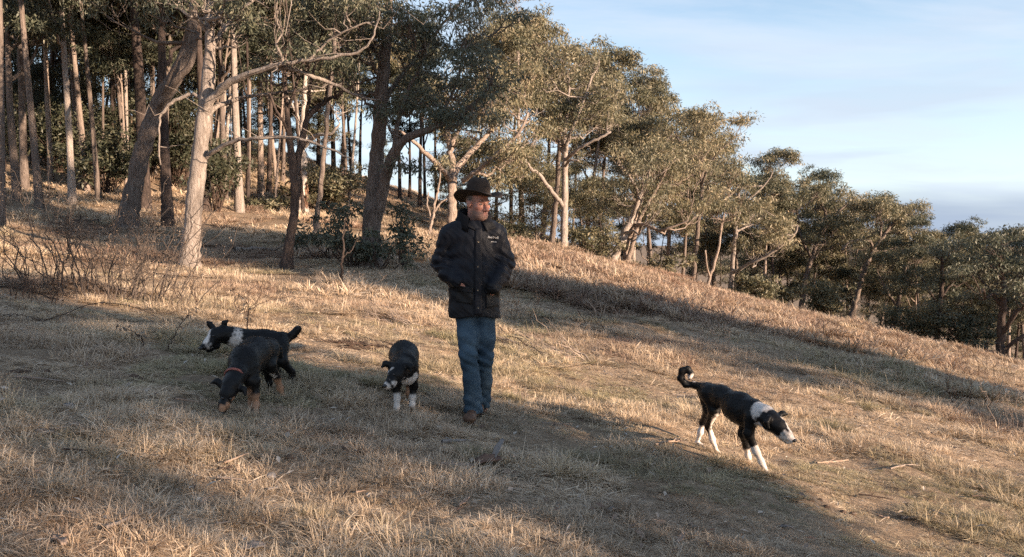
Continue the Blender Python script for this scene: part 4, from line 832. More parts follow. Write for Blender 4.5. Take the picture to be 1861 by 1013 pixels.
# ------------------------------------------------------------------ figures: one smooth skin grown over a jointed skeleton
def smin(a, b, k):
    h = np.maximum(k - np.abs(a - b), 0) / k; return np.minimum(a, b) - h * h * k * 0.25
class Body:
    """smooth union of tapered limbs and ellipsoids, polygonised into one continuous surface"""
    def __init__(s): s.p = []; s.warp = None; s.cut = None
    def cone(s, a, b, r1, r2, k=0.03, sc=None): s.p.append(('c', np.asarray(a, float), np.asarray(b, float), r1, r2, k, sc)); return s
    def ell(s, c, r, k=0.02, B=None, sub=False): s.p.append(('s' if sub else 'e', np.asarray(c, float), np.asarray(r, float), B, None, k, None)); return s
    def chain(s, pts, k=0.03):
        for (a, ra), (b, rb) in zip(pts[:-1], pts[1:]): s.cone(a, b, ra, rb, k)
        return s
    def dist(s, q, P):
        if q[0] == 'c':
            a, b = q[1], q[2]
            if q[6] is not None:
                m = np.array([1, 1 / q[6], 1.0]); P = P * m; a = a * m; b = b * m
            ba = b - a; pa = P - a; t = np.clip(pa @ ba / max(ba @ ba, 1e-9), 0, 1)
            return np.linalg.norm(pa - t[..., None] * ba, axis=-1) - (q[3] + (q[4] - q[3]) * t)
        p = P - q[1]
        if q[3] is not None: p = p @ q[3].T
        k0 = np.linalg.norm(p / q[2], axis=-1); k1 = np.linalg.norm(p / q[2] ** 2, axis=-1) + 1e-9; return k0 * (k0 - 1) / k1
    def box(s, q):
        if q[0] == 'c': r = max(q[3], q[4]) * 1.05; return np.minimum(q[1], q[2]) - r, np.maximum(q[1], q[2]) + r
        r = np.max(q[2]); return q[1] - r, q[1] + r
    def at(s, P):
        D = np.full(P.shape[:-1], 9.0)
        for q in s.p:
            d = s.dist(q, P)
            D = -smin(-D, d, q[5]) if q[0] == 's' else smin(D, d, q[5])
        if s.warp: D = D + s.warp(P)
        if s.cut: D = np.maximum(D, s.cut(P))
        return D
    def polygonise(s, h):
        lo = np.min([s.box(q)[0] for q in s.p], 0) - 3 * h; hi = np.max([s.box(q)[1] for q in s.p], 0) + 3 * h
        n = np.ceil((hi - lo) / h).astype(int) + 1; ax = [lo[i] + np.arange(n[i]) * h for i in range(3)]
        D = np.full(n, 9.0, np.float64)
        for q in s.p:
            b0, b1 = s.box(q); m = q[5] + 3 * h
            sl = tuple(slice(max(0, int((b0[i] - m - lo[i]) / h)), min(n[i], int((b1[i] + m - lo[i]) / h) + 2)) for i in range(3))
            P = np.stack(np.meshgrid(*[ax[i][sl[i]] for i in range(3)], indexing='ij'), -1); d = s.dist(q, P)
            D[sl] = -smin(-D[sl], d, q[5]) if q[0] == 's' else smin(D[sl], d, q[5])
        near = np.abs(D) < 6 * h
        P = np.stack(np.meshgrid(*ax, indexing='ij'), -1)[near]
        if s.warp: D[near] += s.warp(P)
        if s.cut: D[near] = np.maximum(D[near], s.cut(P)); 
        if s.cut:
            far = ~near; Pf = np.stack(np.meshgrid(*ax, indexing='ij'), -1)[far]; D[far] = np.maximum(D[far], s.cut(Pf))
        I = D < 0; c = [(i, j, k) for i in (0, 1) for j in (0, 1) for k in (0, 1)]
        def S(A, o): return A[o[0]:n[0] - 1 + o[0], o[1]:n[1] - 1 + o[1], o[2]:n[2] - 1 + o[2]]
        cnt = sum(S(I, o).astype(np.int8) for o in c); mask = (cnt > 0) & (cnt < 8)
        ci = np.argwhere(mask); vals = np.stack([S(D, o)[mask] for o in c], 1); offs = np.array(c, float)
        acc = np.zeros((len(ci), 3)); num = np.zeros(len(ci))
        for a in range(8):
            for b in range(a + 1, 8):
                if np.abs(offs[a] - offs[b]).sum() != 1: continue
                va, vb = vals[:, a], vals[:, b]; x = (va < 0) != (vb < 0); t = np.where(x, va / np.where(x, va - vb, 1), 0)
                acc += np.where(x[:, None], offs[a] + (offs[b] - offs[a]) * t[:, None], 0); num += x
        V = lo + (ci + acc / num[:, None]) * h
        idx = np.full(mask.shape, -1); idx[mask] = np.arange(len(ci)); Fs = []
        for ax_ in range(3):
            u, v = [(1, 2), (2, 0), (0, 1)][ax_]
            sl0 = [slice(1, n[i] - 1) for i in range(3)]; sl1 = list(sl0); sl0[ax_] = slice(0, n[ax_] - 1); sl1[ax_] = slice(1, n[ax_])
            A, B = I[tuple(sl0)], I[tuple(sl1)]; e = np.argwhere(A != B); sg = A[A != B]
            e = e.copy(); 
            for i in range(3):
                if i != ax_: e[:, i] += 1
            def cell(du, dv):
                q = e.copy(); q[:, u] -= du; q[:, v] -= dv; return idx[q[:, 0], q[:, 1], q[:, 2]]
            f = np.stack([cell(1, 1), cell(0, 1), cell(0, 0), cell(1, 0)], 1); f[~sg] = f[~sg][:, ::-1]; Fs.append(f)
        Fq = np.concatenate(Fs); Fq = Fq[(Fq >= 0).all(1)]
        return V, Fq
def vnormals(V, Fq):
    nrm = np.cross(V[Fq[:, 2]] - V[Fq[:, 0]], V[Fq[:, 3]] - V[Fq[:, 1]]); o = np.zeros_like(V)
    for i in range(4): np.add.at(o, Fq[:, i], nrm)
    return o / (np.linalg.norm(o, axis=1)[:, None] + 1e-12)

COAT = mat_coat('dog_coat', 0.5, 0.22, 70, 0.25, 0.08)
FURM = mat_coat('dog_fur', 0.5, 0.22, 90, 0.3, 0)
NOSE = mat_plain('dog_nose', (0.015, 0.013, 0.013), (0.01, 0.009, 0.009), 30, 0.35, spec=0.5)
EYEM = mat_plain('dog_eye', (0.02, 0.012, 0.008), (0.012, 0.008, 0.006), 30, 0.12, spec=0.6)
BLACK = (0.0045, 0.0042, 0.0045); WHITE = (0.62, 0.56, 0.51); TAN = (0.36, 0.20, 0.12)

def make_dog(label, d0, spec, seed, fur=0.009, nfur=9000, thin=0.84, legthin=0.82):
    rng = np.random.default_rng(seed)
    org = gpix(*spec['origin'])
    def J(x, y, v): return unp(x, y, d0 + v) - org
    def G(x, y, lift=-0.004):
        g = gpix(x, y) - org; return g + np.array([0, 0, lift])
    def PAW(t):
        if len(t) < 4: return G(*t[:2])
        d = d0 + t[3]; x = (t[0] - CX) / F * d; return np.array([x, d, gz(x, d)]) - org
    b = Body()
    for c in spec['body']:
        pts = [(J(*p[:3]), p[3] * thin if p[3] > .06 else p[3]) for p in c['pts']]; b.chain(pts, c.get('k', 0.06))
    for lg in spec['legs']:
        pts = []
        for p in lg[:-1]: pts.append((J(*p[:3]), p[3] * legthin))
        paw = PAW(lg[-1]); pts.append((paw + [0, 0, 0.012], 0.0145)); b.chain(pts, 0.03)
        toe = np.asarray(lg[-1][2]); b.cone(paw + [0, 0, 0.008], paw + np.array([toe[0], toe[1], -0.002]) * 1.0, 0.0185, 0.015, 0.015)
    for e in spec.get('ears', ()):
        A, B, C = [J(*q) for q in e]     # root, middle, tip of the flap
        b.cone(A, B, 0.022, 0.019, 0.012); b.cone(B, C, 0.019, 0.008, 0.012)
    b.warp = lambda P: 0.0022 * np.sin(P[..., 0] * 61 + 3 * np.sin(P[..., 2] * 40)) * np.sin(P[..., 1] * 53) * np.sin(P[..., 2] * 67 + 1)
    V, Fq = b.polygonise(0.0068)
    BL = np.array(spec.get('black', BLACK)); colr = np.tile(BL, (len(V), 1))
    for t in spec['marks']:
        c = {'w': WHITE, 't': TAN, 'b': tuple(BL), 'p': (0.22, 0.16, 0.13)}[t[0]]
        if len(t) == 5: A = J(*t[1:4]); dd = np.linalg.norm(V - A, axis=1) - t[4]
        else:
            A, B = J(*t[1:4]), J(*t[4:7]); ba = B - A; u = np.clip((V - A) @ ba / (ba @ ba), 0, 1); dd = np.linalg.norm(V - A - u[:, None] * ba, axis=1) - t[7]
        dd = dd + 0.007 * np.sin(V[:, 0] * 140 + 2) * np.sin(V[:, 2] * 120) * np.sin(V[:, 1] * 130 + 1); w = np.clip(0.5 - dd / 0.010, 0, 1)[:, None]
        colr = colr * (1 - w) + np.array(c) * w
    for lg, (cc, hgt) in zip(spec['legs'], spec['legcol']):   # pale lower legs
        if cc is None: continue
        paw = PAW(lg[-1]); A = J(*lg[-2][:3]); B = J(*lg[-3][:3]); c = {'w': WHITE, 't': TAN}[cc]
        for (p, q, f) in ((paw, A, 1.0), (A, B, 1.0)):
            ba = q - p; u = np.clip((V - p) @ ba / (ba @ ba), 0, 1); near = np.linalg.norm(V - p - u[:, None] * ba, axis=1) < 0.05
            w = np.clip(0.5 - (V[:, 2] - paw[2] - hgt) / 0.02, 0, 1) * near
            colr = colr * (1 - w[:, None]) + np.array(c) * w[:, None]
    mb = MB(); mb.add(V, Fq, None, 0.5, colr)
    root = empty('dog', tuple(org), label, 'dog', 'black and white working dogs')
    mb.build('body', COAT, root)
    # short coat standing off the skin
    nn = vnormals(V, Fq); pick = rng.integers(0, len(V), nfur); flow = np.array(spec['flow'], float)
    p = V[pick] + rng.normal(size=(nfur, 3)) * 0.003; d = nn[pick] * 0.30 + flow * 0.8 + np.array([0, 0, -0.5]) + rng.normal(size=(nfur, 3)) * 0.22
    d -= nn[pick] * np.minimum((d * nn[pick]).sum(1) - 0.14, 0)[:, None]; d /= np.linalg.norm(d, axis=1)[:, None]
    ln = fur * rng.uniform(0.5, 1.4, nfur); sd = np.cross(d, rng.normal(size=(nfur, 3))); sd /= np.linalg.norm(sd, axis=1)[:, None] + 1e-9
    hp = J(*spec['head']); ln = np.where(np.linalg.norm(p - hp, axis=1) < 0.15, ln * 0.45, ln)
    ln = np.where(p[:, 2] < 0.30, ln * 0.45, ln)
    if 'tailtip' in spec:
        for tt in spec['tailtip']: ln = np.where(np.linalg.norm(p - J(*tt), axis=1) < 0.09, ln * 1.3, ln)
    v = np.stack([p - sd * 0.0014, p + sd * 0.0014, p + d * ln[:, None]], 1).reshape(-1, 3)
    f = MB(); f.add(v, None, np.arange(3 * nfur).reshape(-1, 3), 0.5, np.repeat(colr[pick], 3, 0)); f.build('fur', FURM, root, smooth=False)
    nb = Body(); nz = J(*spec['nose']); nb.ell(nz, (0.017, 0.016, 0.013), 0.01); nv, nf = nb.polygonise(0.004); m2 = MB(); m2.add(nv, nf); m2.build('nose', NOSE, root)
    for e in spec.get('eyes', ()):
        eb = Body(); eb.ell(J(*e), (0.0095, 0.0095, 0.008), 0.01); ev, ef = eb.polygonise(0.003); m3 = MB(); m3.add(ev, ef); m3.build('eye', EYEM, root)
    if 'collar' in spec:
        cx = spec['collar']; A = J(*cx[0]); Bq = J(*cx[1]); r = cx[2]; axd = (Bq - A) / np.linalg.norm(Bq - A)
        s1 = np.cross(axd, [0, 0, 1]); s1 /= np.linalg.norm(s1); s2 = np.cross(axd, s1); th = np.linspace(0, 2 * math.pi, 33)
        m4 = MB(); path = A + r * (np.cos(th)[:, None] * s1 + np.sin(th)[:, None] * s2)
        for off in (-0.004, 0.004): tube(m4, path + axd * off, 0.005, 6, cap=False)
        m4.build('collar', mat_plain('collar_red', (0.36, 0.13, 0.10), (0.22, 0.08, 0.065), 30), root)
    return root

# dog trotting right with curled tail
make_dog('black and white dog with curled tail and white neck, walking right downhill', 5.62, dict(origin=(1330, 842),
    body=[dict(pts=[(1285, 712, .52, .085), (1312, 720, .36, .078), (1345, 738, .14, .102), (1370, 752, .0, .092)], k=.07),
          dict(pts=[(1333, 744, .20, .086), (1355, 756, .08, .092)], k=.07),
          dict(pts=[(1368, 742, .0, .072), (1390, 756, -.12, .060), (1404, 768, -.18, .058)], k=.06),
          dict(pts=[(1404, 768, -.19, .060), (1416, 775, -.22, .050)], k=.04),
          dict(pts=[(1414, 776, -.22, .044), (1429, 790, -.26, .034), (1439, 799, -.28, .024)], k=.03),
          dict(pts=[(1414, 788, -.22, .026), (1431, 803, -.26, .017)], k=.02),
          dict(pts=[(1276, 704, .58, .038), (1262, 700, .62, .024), (1246, 699, .64, .024), (1237, 688, .64, .025), (1240, 674, .63, .025), (1250, 671, .62, .022), (1256, 679, .61, .018), (1254, 688, .60, .014)], k=.02)],
    legs=[[(1288, 716, .46, .076), (1298, 746, .42, .052), (1287, 774, .54, .029), (1295, 800, .54, .023), (1303, 824, (.03, -.03))],
          [(1282, 716, .60, .072), (1288, 744, .58, .048), (1277, 768, .70, .027), (1273, 786, .70, .022), (1271, 803, (.03, -.03), .72)],
          [(1366, 760, -.06, .060), (1360, 788, -.06, .040), (1374, 820, -.06, .027), (1384, 840, -.05, .023), (1394, 862, (.03, -.03))],
          [(1356, 760, .12, .058), (1350, 788, .14, .038), (1356, 812, .20, .026), (1359, 828, .24, .022), (1363, 844, (.03, -.03))]],
    legcol=[('w', .15), ('w', .15), ('w', .23), ('w', .13)],
    ears=[((1414, 757, -.15), (1422, 752, -.14), (1431, 753, -.15)), ((1397, 760, -.24), (1393, 768, -.26), (1397, 778, -.27))],
    marks=[('w', 1387, 750, -.10, .084), ('w', 1385, 776, -.14, .05), ('b', 1407, 768, -.22, .050), ('b', 1408, 780, -.24, .034), ('w', 1424, 764, -.20, 1433, 787, -.26, .031), ('w', 1428, 790, -.26, 1440, 800, -.28, .042),
           ('w', 1412, 796, -.23, .022), ('w', 1256, 684, .61, .028), ('w', 1262, 695, .62, .014), ('w', 1301, 752, .40, 1294, 790, .52, .024)],
    head=(1412, 776, -.22), nose=(1443, 801, -.295), eyes=[(1424, 779, -.27)], flow=(-.6, .6, .1), tailtip=[(1240, 680, .63), (1252, 676, .62)]), 1)
# dog walking to the camera
make_dog('black dog with white chest and legs facing the camera, head low, left of the man', 5.80, dict(origin=(735, 752),
    body=[dict(pts=[(733, 638, .46, .105), (734, 646, .22, .112), (735, 664, .0, .112)], k=.08),
          dict(pts=[(735, 668, .10, .10), (738, 682, -.02, .085)], k=.07),
          dict(pts=[(734, 662, -.02, .085), (727, 670, -.14, .070), (722, 676, -.20, .064)], k=.06),
          dict(pts=[(722, 675, -.21, .066), (719, 681, -.24, .054)], k=.04),
          dict(pts=[(717, 686, -.25, .042), (709, 697, -.29, .032), (702, 702, -.31, .023)], k=.03),
          dict(pts=[(716, 697, -.24, .025), (707, 708, -.28, .016)], k=.02),
          dict(pts=[(733, 632, .55, .03), (737, 640, .64, .026), (740, 655, .70, .02)], k=.03)],
    legs=[[(723, 684, -.02, .052), (720, 705, .0, .034), (722, 724, -.02, .024), (721, 740, -.03, .021), (721, 757, (-.005, -.045))],
          [(749, 682, .0, .052), (752, 702, .03, .034), (750, 720, .02, .024), (749, 736, .01, .021), (750, 751, (.0, -.045))],
          [(722, 660, .46, .06), (718, 684, .40, .042), (722, 704, .48, .026), (722, 716, .47, .020), (722, 730, (.0, -.03))],
          [(746, 660, .46, .06), (748, 684, .40, .042), (744, 702, .48, .026), (742, 714, .47, .020), (742, 728, (.0, -.03))]],
    legcol=[('w', .17), ('w', .17), ('t', .07), ('t', .13)],
    ears=[((708, 663, -.20), (700, 661, -.20), (694, 668, -.22)), ((738, 664, -.20), (746, 666, -.21), (747, 675, -.23))],
    marks=[('w', 753, 686, -.05, .035), ('w', 742, 692, -.06, .05), ('b', 733, 672, -.1, .045), ('w', 713, 671, -.26, .011), ('w', 705, 676, -.26, .009), ('t', 718, 684, -.27, .016), ('w', 712, 697, -.29, .033), ('w', 704, 702, -.31, .03), ('w', 730, 690, -.22, .022)],
    head=(719, 682, -.24), nose=(699, 702, -.335), eyes=[(716, 681, -.295), (706, 682, -.285)], flow=(0, .9, .1)), 2)
# dog sniffing the ground
make_dog('black and tan dog with red collar sniffing the ground, front dog of the left pair', 5.19, dict(origin=(470, 748),
    body=[dict(pts=[(488, 634, .50, .096), (464, 638, .28, .100), (444, 652, .06, .110)], k=.08),
          dict(pts=[(460, 656, .24, .088), (444, 670, .04, .092)], k=.08),
          dict(pts=[(440, 662, .0, .074), (430, 682, -.10, .056), (421, 698, -.17, .050)], k=.05),
          dict(pts=[(420, 700, -.18, .058), (415, 713, -.21, .052)], k=.03),
          dict(pts=[(413, 721, -.225, .038), (407, 736, -.25, .030), (404, 746, -.265, .023)], k=.025),
          dict(pts=[(415, 728, -.21, .022), (409, 742, -.235, .014)], k=.02),
          dict(pts=[(496, 624, .58, .03), (505, 634, .68, .024), (510, 648, .76, .018)], k=.03)],
    legs=[[(457, 672, .02, .058), (463, 694, .0, .038), (464, 718, -.01, .027), (465, 736, -.01, .023), (465, 755, (-.01, -.05))],
          [(446, 676, -.02, .054), (455, 694, -.02, .036), (457, 716, .02, .025), (457, 730, .04, .021), (455, 747, (-.01, -.05))],
          [(491, 640, .46, .074), (490, 664, .38, .050), (503, 686, .50, .029), (509, 706, .53, .023), (514, 724, (-.02, -.04))],
          [(482, 640, .52, .065), (478, 662, .48, .045), (488, 684, .60, .026), (490, 696, .60, .020), (489, 708, (-.02, -.04))]],
    legcol=[('t', .13), ('t', .19), ('t', .15), (None, 0)],
    ears=[((404, 701, -.17), (394, 693, -.165), (384, 696, -.175)), ((434, 706, -.18), (443, 708, -.19), (446, 718, -.21))],
    marks=[('t', 404, 742, -.28, .024), ('t', 415, 738, -.26, .022), ('t', 404, 720, -.28, .009), ('t', 418, 721, -.275, .010), ('t', 426, 727, -.24, .018), ('w', 483, 655, .36, 498, 686, .44, .018), ('t', 456, 700, -.02, 457, 730, .02, .024), ('b', 406, 728, -.29, .017)],
    black=(0.0055, 0.0052, 0.0056), head=(413, 714, -.22), nose=(403, 752, -.28), eyes=[(405, 724, -.27), (419, 725, -.262)], flow=(.6, .7, .1), collar=((427, 684, -.115), (421, 697, -.17), .064)), 3)
# white-faced dog behind
make_dog('white-faced black dog with white neck and raised tail, behind the sniffing dog', 6.10, dict(origin=(480, 700),
    body=[dict(pts=[(507, 622, .08, .095), (478, 622, .04, .098), (448, 624, .0, .112)], k=.08),
          dict(pts=[(475, 632, .04, .085), (450, 640, .0, .095)], k=.08),
          dict(pts=[(444, 618, -.02, .085), (424, 612, -.08, .070), (408, 608, -.12, .064)], k=.06),
          dict(pts=[(404, 607, -.13, .066), (394, 609, -.17, .060)], k=.04),
          dict(pts=[(390, 614, -.19, .046), (379, 625, -.23, .036), (370, 631, -.26, .025)], k=.03),
          dict(pts=[(393, 629, -.19, .028), (379, 637, -.23, .018)], k=.02),
          dict(pts=[(516, 612, .12, .036), (525, 614, .16, .026), (533, 608, .18, .027), (540, 600, .19, .026), (543, 597, .19, .02)], k=.025)],
    legs=[[(511, 630, .02, .072), (512, 656, -.04, .048), (530, 676, .02, .028), (531, 690, .02, .021), (531, 703, (-.035, -.01))],
          [(505, 630, .14, .068), (496, 656, .12, .046), (506, 676, .18, .027), (504, 688, .18, .020), (502, 699, (-.035, -.01))],
          [(450, 642, -.06, .058), (456, 664, -.05, .037), (464, 678, -.06, .025), (462, 690, -.06, .021), (456, 702, (-.04, -.01))],
          [(454, 642, .08, .056), (464, 662, .08, .036), (478, 674, .10, .024), (476, 684, .10, .020), (472, 693, (-.04, -.01))]],
    legcol=[('w', .015), ('w', .015), ('w', .09), ('w', .03)],
    ears=[((386, 595, -.13), (381, 589, -.13), (377, 586, -.14)), ((406, 594, -.13), (408, 587, -.13), (414, 583, -.13))],
    marks=[('w', 426, 614, -.08, .078), ('w', 416, 640, -.10, .05), ('b', 398, 603, -.16, .066), ('b', 406, 620, -.14, .034), ('w', 380, 603, -.20, 374, 622, -.26, .021), ('w', 377, 627, -.24, .036), ('w', 388, 634, -.20, .02), ('b', 371, 606, -.17, .018), ('w', 543, 596, .19, .012)],
    head=(394, 610, -.17), nose=(365, 633, -.285), eyes=[(388, 611, -.242)], flow=(.9, .1, .1), tailtip=[(538, 602, .19)]), 4)

# ------------------------------------------------------------------ the man
MD = 5.97
MORG = gpix(862, 766)
def J(x, y, v=0.0): return unp(x, y, MD + v) - MORG
person = empty('person', tuple(MORG), 'man in dark hat, black jacket and jeans walking with hands in pockets', 'person')
fw = np.array([0.66, -0.74, -0.13]); fw /= np.linalg.norm(fw); sdv = np.cross(fw, [0, 0, 1]); sdv /= np.linalg.norm(sdv); upv = np.cross(sdv, fw)
HB = np.stack([sdv, fw, upv])        # rows: side, forward, up
HC = J(868.5, 370, 0.0)
def Hd(x, y, z): return HC + x * sdv + y * fw + z * upv
mb_ = Body()
mb_.ell(Hd(0, -.014, .035), (.074, .095, .085), .02, HB).ell(Hd(0, .018, -.045), (.060, .072, .075), .03, HB).ell(Hd(0, .060, -.098), (.034, .030, .026), .03, HB)
mb_.ell(Hd(0, .050, -.082), (.050, .042, .042), .02, HB)
for s_ in (-1, 1):
    mb_.ell(Hd(s_ * .040, .055, -.022), (.026, .026, .022), .02, HB).ell(Hd(s_ * .078, -.008, -.006), (.010, .022, .032), .008, HB)
mb_.ell(Hd(0, .076, .024), (.052, .018, .012), .015, HB)
for s_ in (-1, 1): mb_.ell(Hd(s_ * .032, .094, .003), (.018, .014, .011), .012, HB, sub=True)
mb_.cone(Hd(0, .086, .010), Hd(0, .114, -.036), .010, .0155, .012)
for s_ in (-1, 1): mb_.ell(Hd(s_ * .014, .098, -.040), (.011, .013, .010), .008, HB)
mb_.ell(Hd(0, .086, -.062), (.026, .013, .006), .006, HB).ell(Hd(0, .084, -.073), (.022, .013, .007), .006, HB)
mb_.ell(Hd(0, .098, -.0675), (.022, .006, .0025), .004, HB, sub=True)
mb_.cone(Hd(0, -.022, -.05), J(862, 410, .03), .054, .060, .03)
# trunk, arms, hands and legs, under the clothes
mb_.cone(J(859, 452, .02), J(862, 560, .02), .14, .14, .06, 0.65).cone(J(834, 428, .03), J(892, 428, .03), .045, .045, .05)
ARML = [(J(818, 432, .03), .048), (J(803, 478, .07), .043), (J(832, 512, -.10), .030)]
ARMR = [(J(900, 432, .03), .048), (J(917, 478, .07), .043), (J(898, 520, -.08), .030)]
mb_.chain(ARML, .03).chain(ARMR, .03)
for (w, s_) in ((J(834, 514, -.115), 1), (J(896, 522, -.085), -1)):
    pc = w + np.array([s_ * .025, .05, -.05]); mb_.cone(w, pc, .030, .036, .02)
    for i, (ln, o) in enumerate(((.075, -.030), (.085, -.010), (.080, .010), (.062, .028))):
        k0 = pc + np.array([s_ * .005 - o * .6 * s_, .012 + o * .5, -.02]); k1 = k0 + np.array([s_ * ln * .1, .01, -ln * .5]); k2 = k1 + np.array([s_ * ln * .12, .012, -ln * .4])
        mb_.cone(k0, k1, .0095, .009, .006).cone(k1, k2, .009, .0075, .004)
    mb_.cone(w + [s_ * .03, .02, -.02], pc + [s_ * .045, .01, -.03], .012, .009, .008)
LEGL = [(J(848, 575, .02), .072), (J(851, 645, -.05), .052), (J(860, 730, .02), .036), (J(859, 755, .0), .035)]
LEGR = [(J(882, 575, .02), .072), (J(880, 650, .06), .052), (J(881, 722, .24), .036), (J(878, 742, .25), .035)]
mb_.chain(LEGL, .03).chain(LEGR, .03)
V, Fq = mb_.polygonise(0.006)
loc = (V - HC) @ HB.T
SKIN = np.array((0.46, 0.225, 0.165)); c = np.tile(SKIN, (len(V), 1))
def blend(w, colr):
    global c
    c = c * (1 - w[:, None]) + np.array(colr) * w[:, None]
def blob(x, y, z, r, soft=.02): return np.clip((r - np.linalg.norm(loc - [x, y, z], axis=1)) / soft, 0, 1)
blend(blob(0, .11, -.03, .03) * .5, (0.46, 0.17, 0.125))
for s_ in (-1, 1): blend(blob(s_ * .04, .07, -.025, .035) * .5, (0.45, 0.18, 0.13))
grain = 0.5 + 0.5 * np.sin(V[:, 0] * 900) * np.sin(V[:, 2] * 800) * np.sin(V[:, 1] * 850)
jaw = np.clip((-.048 - loc[:, 2]) / .012, 0, 1) * np.clip((loc[:, 1] + .02) / .02, 0, 1) * np.clip((loc[:, 2] + .135) / .015, 0, 1)
blend(jaw * (0.50 + .35 * grain), (0.14, 0.105, 0.088))
blend(np.clip((.052 - loc[:, 1]) / .02, 0, 1) * np.clip((.085 - np.abs(loc[:, 2] + .03)) / .02, 0, 1) * np.clip((loc[:, 1] - .012) / .01, 0, 1) * .5, (0.13, 0.10, 0.085))
blend(np.clip((loc[:, 2] - .008) / .015, 0, 1) * np.clip((.03 - loc[:, 1]) / .02, 0, 1) * (np.linalg.norm(loc, axis=1) < .16), (0.09, 0.07, 0.06))
blend(blob(0, .09, -.067, .024, .012) * .55, (0.36, 0.13, 0.11))
for s_ in (-1, 1): blend(blob(s_ * .032, .092, .020, .020, .01) * .6, (0.15, 0.10, 0.08))
m1 = MB(); m1.add(V, Fq, None, .5, c)
SKINM = mat_coat('skin', 0.5, 0.35, 120, 0.12, 0.08); m1.build('body', SKINM, person)
for s_ in (-1, 1):
    eb = Body(); eb.ell(Hd(s_ * .032, .0765, .001), (.0115, .0105, .0070), .01, HB); v, f = eb.polygonise(.0025); l2 = (v - HC) @ HB.T
    ec = np.where((np.hypot(l2[:, 0] - s_ * .032, l2[:, 2] - .002) < .0052)[:, None], (0.03, 0.03, 0.03), (0.34, 0.28, 0.25)); me_ = MB(); me_.add(v, f, None, .5, ec); me_.build('eye', SKINM, person)
# jacket
jk = Body()
jk.chain([(J(858, 440, .02), .172), (J(860, 500, .02), .178), (J(862, 580, .02), .198)], .06); jk.p = [q[:6] + (0.66,) for q in jk.p]
jk.chain([(J(824, 423, .03), .066), (J(846, 410, .03), .066), (J(864, 406, .03), .068), (J(880, 410, .03), .066), (J(897, 422, .03), .066)], .05)
jk.chain([(J(815, 429, .03), .074), (J(803, 476, .07), .070), (J(815, 496, -.02), .062), (J(831, 510.5, -.10), .052)], .05)
jk.chain([(J(903, 428, .03), .074), (J(917, 476, .07), .070), (J(908, 500, -.02), .064), (J(897, 522, -.11), .052)], .05)
zc_ = J(862, 576, 0)[2]; zt_ = J(862, 401, 0)[2]
EL1, EL2 = J(806, 486, .03), J(914, 488, .03)
def wr(P):
    x, y, z = P[..., 0], P[..., 1], P[..., 2]
    e = np.exp(-((P - EL1) ** 2).sum(-1) / .018) + np.exp(-((P - EL2) ** 2).sum(-1) / .018)
    w = e * .010 * np.sin(z * 95 + x * 40 + 3 * np.sin(y * 25))
    w = w + .0032 * np.sin(x * 34 + 7 * np.sin(z * 7 + 1) + y * 9) * np.sin(z * 15 + 4 * np.sin(x * 11)) + .0022 * np.sin(z * 60 + 9 * np.sin(x * 13 + y * 8)) + .0016 * np.sin(x * 120 + z * 70 + 4 * np.sin(z * 31))
    return w + .006 * np.exp(-((z - zc_ - .17) / .05) ** 2) * np.sin(x * 55 + 3 * np.sin(z * 20))
jk.warp = wr
jk.cut = lambda P: np.maximum(zc_ + .012 * np.sin(P[..., 0] * 15 + 1) + .10 * (P[..., 0] - (J(862, 572)[0])) * -0.25 - P[..., 2], P[..., 2] - zt_)
JM = mat_coat('waxed_cotton', 0.6, 0.2, 30, 0.12, 0.05)
V, Fq = jk.polygonise(0.007); jc = np.tile(np.array((0.0085, 0.0098, 0.0145)), (len(V), 1)); jc[V[:, 2] < zc_ + .26] *= np.array((1.35, 1.2, 0.95))
m1 = MB(); m1.add(V, Fq, None, .5, jc); jacket = m1.build('jacket', JM, person)
def surf(px, py, body=jk):
    """distance of the cloth surface along the view through a pixel"""
    px = np.asarray(px, float); d = np.full(px.shape, MD - .45)
    for _ in range(60): d = d + 0.7 * np.clip(body.at(unp(px, py, d) - MORG), -.05, .05)
    return d
def patch(px, py, off, th, name, mat, parent, colr=None):
    """cloth piece lying on the jacket: px, py grids"""
    d = surf(px, py); n, m = px.shape
    front = unp(px, py, d - off) - MORG; back = unp(px, py, d + th) - MORG
    v = np.concatenate([front.reshape(-1, 3), back.reshape(-1, 3)]); g = np.arange(n * m).reshape(n, m)
    f = [np.stack([g[:-1, :-1], g[:-1, 1:], g[1:, 1:], g[1:, :-1]], -1).reshape(-1, 4)]
    rim = np.concatenate([g[0, :], g[1:, -1], g[-1, -2::-1], g[-2:0:-1, 0]]); r2 = np.roll(rim, -1)
    f.append(np.stack([rim, rim + n * m, r2 + n * m, r2], -1))
    q = MB(); q.add(v, np.concatenate(f), None, .5, np.tile(np.array(colr if colr else (0.0125, 0.0135, 0.0185)), (len(v), 1))); return q.build(name, mat, parent)
def quadgrid(c4, n, m):
    a, b, c_, d = [np.array(q, float) for q in c4]; u = np.linspace(0, 1, m)[None, :, None]; v = np.linspace(0, 1, n)[:, None, None]
    g = (a * (1 - u) + b * u) * (1 - v) + (d * (1 - u) + c_ * u) * v; return g[..., 0], g[..., 1]
PC = (0.012, 0.0125, 0.016)
gx, gy = quadgrid(((864, 416), (876, 414), (877, 577), (862, 577)), 40, 5); patch(gx, gy, .009, .01, 'placket', JM, jacket, PC)
for q, nm in ((((830, 523), (859, 527), (857, 553), (829, 548)), 'pocket'), (((884, 527), (908, 528), (909, 556), (884, 560)), 'pocket')):
    gx, gy = quadgrid(q, 12, 12); patch(gx, gy, .012, .01, nm, JM, jacket, (0.015, 0.0145, 0.0145))
for q in (((829, 519), (860, 523), (859, 533), (829, 530)), ((883, 523), (908, 525), (908, 535), (883, 534))):
    gx, gy = quadgrid(q, 6, 12); patch(gx, gy, .020, .012, 'pocket_flap', JM, jacket, (0.013, 0.013, 0.0145))
